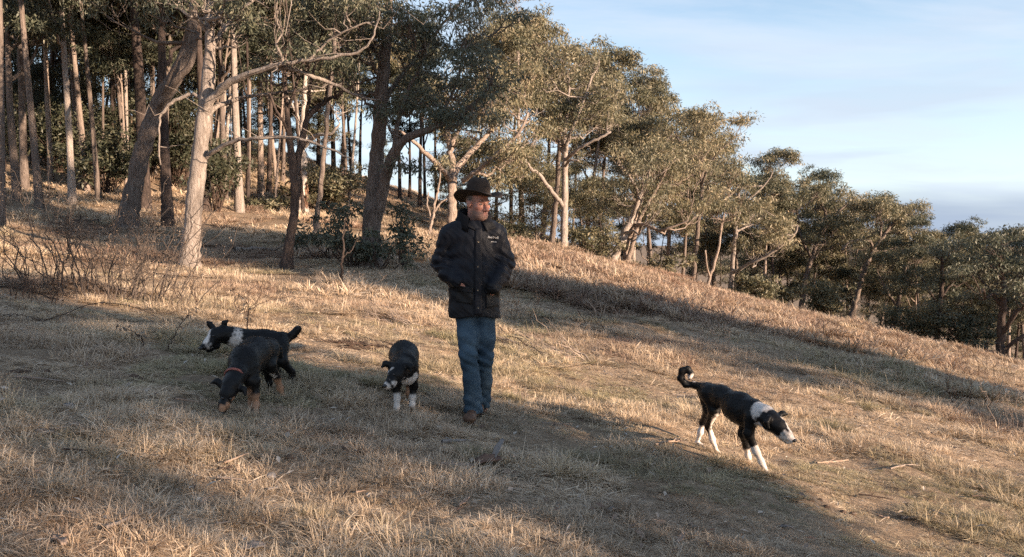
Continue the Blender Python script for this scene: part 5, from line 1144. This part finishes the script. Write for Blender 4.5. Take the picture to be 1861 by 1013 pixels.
# snaps
SNAP = mat_plain('brass_snap', (0.32, 0.25, 0.16), (0.2, 0.15, 0.1), 20, 0.4, spec=0.5)
for sx, sy in ((870, 440), (869, 485), (869, 528), (869, 560), (885, 416), (898, 410)):
    d = surf(np.array([sx]), np.array([sy])); p = unp(sx, sy, float(d[0]) - .012) - MORG; q = MB(); th = np.arange(10) / 10 * 6.283
    ring = p + .006 * np.stack([np.cos(th), 0 * th, np.sin(th)], -1); q.add(np.vstack([ring, ring + [0, .014, 0], [p - [0, .003, 0]]]),
          np.stack([np.arange(10), (np.arange(10) + 1) % 10, (np.arange(10) + 1) % 10 + 10, np.arange(10) + 10], -1), np.stack([np.arange(10), (np.arange(10) + 1) % 10, np.full(10, 20)], -1)); q.build('snap', SNAP, jacket)
# collar standing round the neck, its right side folded over
def collar():
    q = MB(); n = 40; th = np.linspace(R(-152), R(152), n); nc = J(862, 406, .035); rows = []
    ax0 = math.atan2(-1, 0.22)       # opening faces the camera, a little right
    for k, (r, z) in enumerate(((.086, -.05), (.080, .0), (.080, .045), (.088, .085), (.102, .096), (.113, .074), (.123, .024), (.130, -.016))):
        a = ax0 + math.pi + th; lift = 0.022 * np.cos(th); sp = 1 + 0.10 * (np.abs(th) / R(152)) ** 3
        rows.append(nc + np.stack([np.cos(a) * r * 1.06 * sp, np.sin(a) * r * 0.92 * sp, z + lift - .035 * (np.abs(th) / R(152)) ** 4], -1))
    v = np.array(rows); v = np.concatenate([v, (v + (v.mean((0, 1)) - v) * .05)[::-1]]); k = len(v); g = np.arange(k * n).reshape(k, n)
    f = np.stack([g[:-1, :-1], g[:-1, 1:], g[1:, 1:], g[1:, :-1]], -1).reshape(-1, 4); cc = np.tile(np.array((0.010, 0.010, 0.012)), (k * n, 1)); q.add(v.reshape(-1, 3), f, None, .5, cc)
    q.build('collar', mat_coat('corduroy', 0.85, 0.15, 120, 0.5, 0.4), jacket)
collar()
gx, gy = quadgrid(((876, 402), (896, 404), (901, 414), (884, 420)), 8, 8); patch(gx, gy, .018, .012, 'collar_point', JM, jacket, (0.008, 0.008, 0.009))
gx, gy = quadgrid(((846, 398), (858, 410), (866, 420), (850, 412)), 8, 8); patch(gx, gy, .012, .01, 'collar_point', JM, jacket, (0.012, 0.012, 0.014))
# embroidered lettering on the chest
THREAD = mat_plain('white_thread', (0.72, 0.70, 0.68), (0.5, 0.48, 0.46), 60, 0.8)
def letter(txt, x0, y0, wpx, name):
    cu = bpy.data.curves.new(name, 'FONT'); cu.body = txt; cu.size = 1.0; cu.shear = 0.25; cu.offset = 0.012; cu.resolution_u = 3
    ob = bpy.data.objects.new('tmp', cu); col.objects.link(ob); dg = bpy.context.evaluated_depsgraph_get(); dg.update(); me = bpy.data.meshes.new_from_object(ob.evaluated_get(dg))
    col.objects.unlink(ob); bpy.data.objects.remove(ob)
    v = np.zeros(len(me.vertices) * 3); me.vertices.foreach_get('co', v); v = v.reshape(-1, 3); w = v[:, 0].max() - v[:, 0].min(); s = wpx / w
    px = x0 + (v[:, 0] - v[:, 0].min()) * s; py = y0 - v[:, 1] * s * 1.15 + (px - x0) * 0.05
    d = surf(px, py) - .006; p = unp(px, py, d) - MORG; me.vertices.foreach_set('co', p.ravel()); me.materials.append(THREAD); me.update()
    link(name, me, jacket)
letter('BackTrack', 886.5, 433, 20, 'lettering'); letter('Armidale', 892, 440.5, 10.5, 'lettering')
# jeans
jn = Body()
jn.cone(J(852, 560, .02), J(878, 560, .02), .098, .098, .06).chain([(J(848, 572, .02), 0.086), (J(851, 612, -.02), 0.077), (J(851, 645, -.05), 0.067), (J(857, 690, -.01), 0.063), (J(860, 728, .02), 0.064), (J(860, 748, .02), 0.070)], .035)
jn.chain([(J(881, 572, .02), 0.086), (J(881, 612, .04), 0.077), (J(880, 650, .06), 0.066), (J(879, 690, .15), 0.061), (J(876, 722, .23), 0.063), (J(874, 739, .25), 0.068)], .035)
KN = [J(851, 645, -.05), J(880, 650, .06), J(860, 738, .02), J(875, 732, .24)]
def wj(P):
    x, y, z = P[..., 0], P[..., 1], P[..., 2]; e = sum(np.exp(-((P - q) ** 2).sum(-1) / .012) for q in KN)
    return e * .007 * np.sin(z * 85 + x * 50 + 2 * np.sin(y * 30)) + .004 * np.sin(x * 40 + z * 14 + 3 * np.sin(z * 9)) * np.sin(z * 22 + y * 15)
jn.warp = wj
zl, zr = J(860, 750, .02)[2], J(874, 741, .25)[2]
jn.cut = lambda P: np.where(P[..., 1] < J(870, 740, .13)[1], zl - P[..., 2], zr - P[..., 2])
V, Fq = jn.polygonise(0.0075)
m_, nt, bq = new_mat('denim'); nf = noise(nt, objvec(nt), 9, 5, 0.6, 0.3); nf2 = noise(nt, objvec(nt, (1, 1, 6)), 160, 2, 0.5)
cc = mixc(nt, 0.35, ramp(nt, nf, [(0.32, (0.022, 0.042, 0.066)), (0.68, (0.066, 0.108, 0.148))]), ramp(nt, nf2, [(0.35, 0.5), (0.65, 1.3)]), 'MULTIPLY'); nt.links.new(cc, bq.inputs['Base Color']); bq.inputs['Roughness'].default_value = 0.85; bump(nt, bq, nf, 0.3, 0.02)
m1 = MB(); m1.add(V, Fq); jeans = m1.build('jeans', m_, person)
# boots
BOOT = mat_plain('boot_leather', (0.16, 0.085, 0.05), (0.075, 0.042, 0.028), 14, 0.55, 0.3, 60, 0.35); SOLE = mat_plain('boot_sole', (0.05, 0.035, 0.028), (0.03, 0.022, 0.018), 20)
def boot(an, heel, toe):
    b = Body(); b.cone(an + [0, 0, .06], an, .045, .046, .03).cone(heel, an, .044, .045, .03).cone(heel, toe, .040, .036, .03).ell(toe + [0, 0, .004], (.046, .05, .032), .03)
    v, f = b.polygonise(.007); q = MB(); q.add(v, f); o = q.build('boot', BOOT, person)
    s = Body(); s.cone(heel - [0, 0, .030], toe - [0, 0, .030], .042, .044, .01); zz = min(heel[2], toe[2]) - .048; s.warp = None
    sl = (toe[2] - heel[2]) / max(1e-6, np.linalg.norm((toe - heel)[:2])); 
    s.cut = lambda P: np.abs(P[..., 2] - (heel[2] - .036 + sl * (np.linalg.norm(P[..., :2] - heel[:2], axis=-1)))) - .011
    v, f = s.polygonise(.006); q = MB(); q.add(v, f); q.build('sole', SOLE, o)
g0 = gpix(860, 760) - MORG
hl = np.array([J(860, 750, .03)[0], J(860, 750, .03)[1], 0.055]); tl = np.array([J(853, 764, -.14)[0], J(853, 764, -.14)[1], 0.045 ])
hl[2] = gz(*(hl + MORG)[:2]) - MORG[2] + .052; tl[2] = gz(*(tl + MORG)[:2]) - MORG[2] + .046
boot(J(860, 738, .03), hl, tl)
hr = J(874, 742, .27); tr_ = J(868, 744, .12); tr_[2] = gz(*(tr_ + MORG)[:2]) - MORG[2] + .046; hr[2] = max(hr[2], tr_[2] + .03)
boot(J(875, 730, .25), hr, tr_)
# hat
def hat():
    HATM = mat_plain('felt_hat', (0.046, 0.035, 0.029), (0.027, 0.021, 0.018), 25, 0.9, 0.2, 90, 0.15); BAND = mat_plain('hat_band', (0.06, 0.05, 0.045), (0.035, 0.03, 0.026), 40, 0.7)
    o = Hd(0, -.004, .060); tf = np.array(fw) * .98 + upv * .10; tf /= np.linalg.norm(tf); ts = sdv + upv * .05; ts /= np.linalg.norm(ts); tu = np.cross(ts, tf)
    n = 48; th = np.arange(n) / n * 2 * math.pi; cx, cy = np.sin(th), np.cos(th)
    def ring(r, z, brim=0.0):
        curl = brim * (-.016 * cy ** 2 - .034 * np.maximum(-cy, 0) ** 2 + .024 * cx ** 2 - .006 * np.cos(3 * th + 1)); return o + (cx * r * .90)[:, None] * ts + (cy * r * 1.10)[:, None] * tf + (z + curl)[:, None] * tu
    prof = [(.094, -.006, 0), (.093, .02, 0), (.091, .052, 0), (.086, .084, 0), (.076, .110, 0), (.060, .126, 0), (.041, .131, 0), (.020, .127, 0)]
    rows = []
    for r, z, bb in prof:
        q = ring(r, np.full(n, z), 0)
        if z > .1:  # crease along the crown
            q -= (np.exp(-(cx * r / .022) ** 2) * .016 * (z - .1) / .035)[:, None] * tu
        if z > .04: q -= (np.sign(cx) * np.exp(-((np.abs(th - math.pi) - math.pi * .84) / .35) ** 2) * .010 * (z - .04) / .07)[:, None] * ts
        rows.append(q)
    top = rows
    brim_u = [ring(r, np.full(n, z), (r - .095) / .08) for r, z in ((.186, .004), (.184, .008), (.15, .003), (.12, -.001), (.098, -.002))]
    brim_l = [ring(r, np.full(n, z), max(0, (r - .095) / .08)) for r, z in ((.088, -.008), (.12, -.007), (.15, -.003), (.184, .002), (.186, .004))]
    v = np.array(brim_l + brim_u[1:] + top); k = len(v); g = np.arange(k * n).reshape(k, n)
    f = np.stack([g[:-1], np.roll(g[:-1], -1, 1), np.roll(g[1:], -1, 1), g[1:]], -1).reshape(-1, 4); vv = np.vstack([v.reshape(-1, 3), v[-1].mean(0)]); t3 = np.stack([g[-1], np.roll(g[-1], -1), np.full(n, k * n)], -1)
    q = MB(); q.add(vv, f, t3); h = q.build('hat', HATM, person)
    bd = np.array([ring(r, np.full(n, z)) for r, z in ((.0945, -.002), (.0985, .001), (.0975, .016), (.0915, .018))]); k = 4; g = np.arange(k * n).reshape(k, n)
    f = np.stack([g[:-1], np.roll(g[:-1], -1, 1), np.roll(g[1:], -1, 1), g[1:]], -1).reshape(-1, 4); q = MB(); q.add(bd.reshape(-1, 3), f); q.build('hat_band', BAND, h)
hat()
# ------------------------------------------------------------------ things lying on the ground
BARKBIT = mat_plain('fallen_bark', (0.42, 0.31, 0.235), (0.20, 0.135, 0.10), 9, 0.9, 0.4, 50, stretch=(1, 1, 1))
BARKGREY = mat_plain('weathered_bark', (0.27, 0.24, 0.22), (0.14, 0.12, 0.11), 9, 0.9, 0.4, 50)
SOIL = mat_plain('soil_clod', (0.13, 0.085, 0.06), (0.045, 0.03, 0.022), 14, 0.95, 0.5, 40)
ROCKM = mat_plain('grey_rock', (0.30, 0.28, 0.27), (0.17, 0.155, 0.15), 8, 0.9, 0.4, 30)
def stick(label, x0, y0, x1, y1, r, seed, mat=None, twigs=2, lift=0.02, group='sticks on the grass'):
    rng = np.random.default_rng(seed); a, b = gpix(x0, y0), gpix(x1, y1); n = 9; t = np.linspace(0, 1, n)[:, None]; p = a + (b - a) * t + rng.normal(size=(n, 3)) * 0.012 * np.linalg.norm(b - a) * np.sin(math.pi * t)
    p[:, 2] = height(p[:, 0], p[:, 1]) + lift + r; o = a.copy(); p -= o; mb = MB(); tube(mb, p, r * np.linspace(1, .55, n), 7, rng=rng, lump=.12); root = empty('stick', tuple(o), label, 'stick', group); mb.build('stem', mat or TWIG_DEAD, root)
    for i in range(twigs):
        q = p[rng.integers(2, n - 1)]; d = (p[-1] - p[0]) * .25 + rng.normal(size=3) * .3 * np.linalg.norm(p[-1] - p[0]) * [1, 1, .3]; e = q + d * .7; e[2] = max(e[2], gz(*(e + o)[:2]) - o[2] + .02); m = MB(); tube(m, limb(q, e, rng, 5, .05, .06), np.linspace(r * .5, r * .25, 5), 5); m.build('twig', mat or TWIG_DEAD, root)
stick('thin grey stick lying at the left edge below the brambles', 28, 694, 118, 702, .008, 1)
stick('straight pale stick left of the curled bark pieces', 800, 853, 862, 855, .011, 2)
stick('short grey stick above the curled bark pieces', 803, 812, 846, 810, .012, 3, BARKGREY)
stick('pale stick with side twigs in front of the right-hand dog', 1190, 816, 1237, 806, .010, 4, BARKBIT, 3)
stick('long thin straw-coloured stick under the sniffing dog', 545, 768, 625, 765, .005, 5)
stick('pale twigs in the lit grass right of the curled-tail dog', 1618, 858, 1672, 852, .006, 6, None, 3)
stick('thin dark stick left of the right-hand dog', 1235, 752, 1278, 763, .006, 7, TWIG_DARK)
stick('pale stick in the foreground grass at the bottom left', 190, 975, 245, 950, .010, 8)
stick('thin stick leaning over the brush heap, right of the man', 905, 600, 985, 655, .007, 9, TWIG_DARK, 3, .06)
stick('reddish fallen stick below the brush heap', 960, 640, 1030, 668, .007, 10, BARKBIT, 2, .03)
stick('small dark stick in the lower right shade', 1560, 905, 1622, 915, .006, 11, TWIG_DARK)
stick('pale fallen stick on the far slope left of the leaning clump', 1050, 545, 1110, 556, .02, 12, BARKGREY)
_r = np.random.default_rng(71)
for i, u in enumerate(sorted(_r.uniform(30, 1830, 26))):
    u = float(u); v = _r.uniform(690, 1000); ln = _r.uniform(18, 60); an = _r.normal() * .35
    stick('small dry stick in the near grass, %s of the small sticks from the left edge' % ORD[i], u, v, u + ln * math.cos(an), v + ln * math.sin(an) * .5, _r.uniform(.003, .007), 100 + i, (TWIG_DEAD, TWIG_DARK, BARKBIT, BARKGREY)[i % 4], i % 3, .025, 'small dry sticks strewn on the near slope')
def bark(label, px, py, ln, wd, ang, rise, seed, mat=BARKBIT, curl=1.6):
    """curled strip of shed bark, with thickness"""
    rng = np.random.default_rng(seed); o = gpix(px, py); n, m = 12, 7; u = np.linspace(-.5, .5, n); v = np.linspace(-1, 1, m); U, Vv = np.meshgrid(u, v, indexing='ij')
    w = wd * .5 * (1 - .55 * (2 * U) ** 2) * (1 + .15 * np.sin(U * 19 + seed)); th = Vv * curl * .5; y = w * np.sin(th) / (curl * .5); z = w * (1 - np.cos(th)) / (curl * .5) * .8 + rise * ln * (U + .5) + .03 * ln * np.sin(U * 7 + seed)
    x = U * ln; ca, sa = math.cos(ang), math.sin(ang); P = np.stack([x * ca - y * sa, x * sa + y * ca, z + .012], -1); P += rng.normal(size=P.shape) * .0015
    gzz = height(P[..., 0] + o[0], P[..., 1] + o[1]) - o[2]; P[..., 2] += gzz; Q = P - [0, 0, .006]; vv = np.concatenate([P.reshape(-1, 3), Q.reshape(-1, 3)]); g = np.arange(n * m).reshape(n, m)
    f = [np.stack([g[:-1, :-1], g[1:, :-1], g[1:, 1:], g[:-1, 1:]], -1).reshape(-1, 4)]; f.append(f[0][:, ::-1] + n * m); rim = np.concatenate([g[0, :], g[1:, -1], g[-1, -2::-1], g[-2:0:-1, 0]]); r2 = np.roll(rim, -1); f.append(np.stack([rim, r2, r2 + n * m, rim + n * m], -1))
    mb = MB(); mb.add(vv, np.concatenate(f)); ob = mb.build('bark_strip', mat, None, True, tuple(o)); tag(ob, label, 'bark', 'shed bark on the ground')
bark('grey bark sliver standing upright out of the grass, foreground centre', 903, 842, .14, .045, 1.0, .95, 1, BARKGREY)
bark('broad brown bark curl at the foot of the upright sliver', 886, 848, .17, .11, .3, .25, 2, mat_plain('brown_bark', (0.20, 0.12, 0.085), (0.10, 0.06, 0.045), 9))
bark('small pale bark flake right of the upright sliver', 928, 864, .10, .05, .1, .05, 3)
bark('pale bark strip in the shaded grass left of the sniffing dog', 148, 782, .17, .04, -.3, .1, 4)
bark('faint bark strip left of the pale strip in the shaded grass', 85, 790, .10, .05, .2, .05, 5, BARKGREY)
bark('bark flake lying at the bottom left corner', 108, 990, .12, .04, -.8, .15, 6)
bark('grey bark flake at the bottom edge, left of centre', 462, 1000, .09, .05, .5, .1, 7, BARKGREY)
bark('small bark flake near the bottom of the shaded slope at right', 1430, 962, .07, .03, -.2, .08, 8, BARKGREY)
bark('bark flake in the foreground grass below the middle dog', 640, 800, .10, .03, .6, .1, 9)
bark('grey bark piece in the lower right shade beside the green tuft', 1648, 945, .07, .04, .2, .05, 10, BARKGREY)
bark('bark sliver in the lit grass by the bottom right', 1238, 985, .09, .03, 1.0, .2, 11)
for i, u in enumerate(sorted(_r.uniform(30, 1830, 22))):
    bark('small bark flake in the near grass, %s of the small flakes from the left edge' % ORD[i], float(u), _r.uniform(700, 1000), _r.uniform(.05, .11), _r.uniform(.015, .04), _r.uniform(0, 3.1), _r.uniform(0, .25), 200 + i, (BARKBIT, BARKGREY)[i % 2])
def clods(name, label, px, py, k, spread, size, seed, mat, cat, group=None):
    rng = np.random.default_rng(seed); o = gpix(px, py); root = empty(name, tuple(o), label, cat, group)
    for i in range(k):
        bm_n = 9; th = np.linspace(0, 2 * math.pi, 11)[:-1]; ph = np.linspace(0, math.pi, 7); T, Pp = np.meshgrid(th, ph, indexing='ij'); s = size * rng.uniform(.45, 1.1)
        n3 = 1 + .25 * np.sin(T * 3 + rng.uniform(0, 6)) * np.sin(Pp * 2 + rng.uniform(0, 6)) + rng.normal(size=T.shape) * .10; c = np.array([rng.normal() * spread, rng.normal() * spread * .8, 0]); c[2] = gz(o[0] + c[0], o[1] + c[1]) - o[2]
        v = np.stack([np.sin(Pp) * np.cos(T) * s * n3 * 1.2, np.sin(Pp) * np.sin(T) * s * n3, np.cos(Pp) * s * .65 * n3], -1) + c; g = np.arange(70).reshape(10, 7)
        f = np.stack([g[:, :-1], np.roll(g, -1, 0)[:, :-1], np.roll(g, -1, 0)[:, 1:], g[:, 1:]], -1).reshape(-1, 4); mb = MB(); mb.add(v.reshape(-1, 3), f); mb.build('lump', mat, root)
    return root
G_ = 'clods of turned soil'
clods('soil_clods', 'brown soil clods in the shaded grass left of the sniffing dog', 245, 692, 6, .07, .035, 1, SOIL, 'soil', G_)
clods('soil_clods', 'reddish-brown crumbled soil below the middle dog', 660, 832, 8, .07, .035, 2, SOIL, 'soil', G_)
clods('soil_clods', 'dark scraped soil beside the middle dog and the man', 800, 738, 7, .07, .035, 3, SOIL, 'soil', G_)
clods('soil_clods', 'reddish soil patch in the foreground below the sniffing dog', 470, 828, 7, .09, .03, 4, SOIL, 'soil', G_)
clods('soil_clods', 'dark soil spot in the lit grass left of the right-hand dog', 1185, 766, 5, .09, .02, 5, SOIL, 'soil', G_)
clods('soil_clods', 'dark soil spot in the lit grass at right', 1570, 786, 6, .09, .022, 6, SOIL, 'soil', G_)
clods('soil_clods', 'dark soil spot in the lower right shade', 1510, 925, 7, .14, .02, 7, SOIL, 'soil', G_)
clods('soil_clods', 'dark soil spot by the paws of the right-hand dog', 1340, 860, 6, .12, .02, 8, SOIL, 'soil', G_)
clods('soil_clods', 'dark soil under the shaded grass at the far left', 52, 676, 5, .08, .028, 9, SOIL, 'soil', G_)
clods('soil_clods', 'dark soil hollow right of the sniffing dog', 600, 716, 6, .10, .022, 10, SOIL, 'soil', G_)
clods('rock', 'small grey rock sunk in the foreground grass', 490, 868, 1, 0, .055, 11, ROCKM, 'rock')
clods('rock', 'grey rock half hidden in the shaded grass at left', 125, 740, 1, 0, .05, 12, ROCKM, 'rock')
# logs and heaps
def log(label, x0, y0, x1, y1, r, seed, mat, lift=0.0):
    rng = np.random.default_rng(seed); a, b = gpix(x0, y0), gpix(x1, y1); n = 12; t = np.linspace(0, 1, n)[:, None]; p = a + (b - a) * t; p[:, 2] = np.maximum(p[:, 2], height(p[:, 0], p[:, 1])) + r * .6 + lift; p += rng.normal(size=p.shape) * r * .25; o = a.copy(); p -= o
    mb = MB(); tube(mb, p, r * np.linspace(1, .6, n), 9, rng=rng, lump=.1); root = empty('fallen_log', tuple(o), label, 'log', 'fallen logs and limbs'); mb.build('stem', mat, root)
    for i in range(4):
        q = p[rng.integers(3, n)]; e = q + rng.normal(size=3) * [.5, .5, .06] + [0, 0, .05]; m = MB(); tube(m, limb(q, e, rng, 6, .05, .08), np.linspace(r * .4, r * .12, 6), 5); m.build('branch', mat, root)
log('pale fallen log in the shade right of the pale gum trunk', 425, 458, 478, 456, .07, 1, BARK_PALE)
log('dark fallen limb on the shaded slope, middle distance right', 1200, 575, 1240, 580, .045, 2, BARK_GREY)
log('jumble of grey limbs on the edge of the shade right of the man', 1140, 551, 1180, 557, .04, 3, BARK_GREY)
log('pale fallen limb lying under the right-hand trees', 1590, 628, 1690, 650, .10, 4, BARK_PALE)
log('dark low log at the left forest edge', 120, 408, 185, 405, .10, 5, BARK_DARK)
log('short dark log by the background sapling', 775, 440, 808, 437, .07, 6, BARK_DARK)
def heap(label, px, py, k, ln, spread, seed, mat, tilt=.35, dirx=1.0):
    rng = np.random.default_rng(seed); o = gpix(px, py); root = empty('brush_heap', tuple(o), label, 'brush heap', 'heaps of dead branches')
    for i in range(k):
        a = np.array([rng.normal() * spread, rng.normal() * spread * .5, 0]); d = np.array([-dirx * rng.uniform(.3, 1), rng.normal() * .35, rng.uniform(.05, tilt)]); d = d / np.linalg.norm(d) * ln * rng.uniform(.5, 1.1); a[2] = gz(o[0] + a[0], o[1] + a[1]) - o[2] + .01
        p = limb(a, a + d, rng, 7, .04, .05); p[:, 2] = np.maximum(p[:, 2], height(p[:, 0] + o[0], p[:, 1] + o[1]) - o[2] + .01); mb = MB(); tube(mb, p, np.linspace(.009, .003, 7) * rng.uniform(.6, 1.3), 5)
        for j in range(5):
            q = p[rng.integers(2, 7)]; tube(mb, limb(q, q + d / np.linalg.norm(d) * .12 + rng.normal(size=3) * .07, rng, 4, .05, .08), np.linspace(.003, .0012, 4), 4, cap=False)
        mb.build('dead_branch', mat, root)
heap('straw-coloured heap of dead brush on the lit grass, right of the man', 1045, 648, 16, .85, .22, 1, TWIG_DEAD, .45)
heap('low tangle of reddish dead brush under the brush heap', 985, 640, 12, .5, .3, 2, TWIG_DARK, .25)
heap('fan of straw-coloured dead stalks behind the middle dog', 735, 592, 16, .5, .15, 3, TWIG_DEAD, .6)
heap('dark flattened tangle of dead sticks left of the middle dog', 680, 630, 16, .45, .14, 4, TWIG_DARK, .12)
heap('tangle of dark twigs under the large bare bush', 130, 530, 14, .8, .5, 5, TWIG_DARK, .3)
heap('dead twigs at the edge of the shade, right of the brush heap', 1100, 600, 8, .4, .2, 6, TWIG_DARK, .8)
# fine litter nobody could count
def litter():
    rng = np.random.default_rng(19); n = 5200; r = rng.uniform(1.8 ** 1.4, 13 ** 1.4, n) ** (1 / 1.4); a = np.radians(rng.uniform(-42, 42, n)); x = r * np.sin(a); y = r * np.cos(a); p = np.stack([x, y, height(x, y) + rng.uniform(.005, .05, n)], -1)
    b = rng.uniform(0, 6.28, n); d = np.stack([np.cos(b), np.sin(b), rng.normal(size=n) * .25], -1); s = np.stack([-np.sin(b), np.cos(b), rng.normal(size=n) * .4], -1); ln = rng.uniform(.02, .07, n); wd = ln * rng.uniform(.12, .4, n)
    v = np.stack([p, p + d * (ln * .5)[:, None] + s * wd[:, None] * .5 + [0, 0, .004], p + d * ln[:, None], p + d * (ln * .5)[:, None] - s * wd[:, None] * .5 + [0, 0, .004]], 1); mb = MB(); mb.add(v.reshape(-1, 3), np.arange(4 * n).reshape(-1, 4), None, np.repeat(rng.random(n), 4))
    o = mb.build('leaf_litter', mat_leaf('litter', [(0.06, 0.036, 0.026), (0.16, 0.10, 0.07), (0.33, 0.25, 0.19), (0.45, 0.40, 0.35)], .05), None, False); tag(o, 'fallen dry leaves and bark flakes strewn in the grass', 'leaf litter', kind='stuff')
litter()
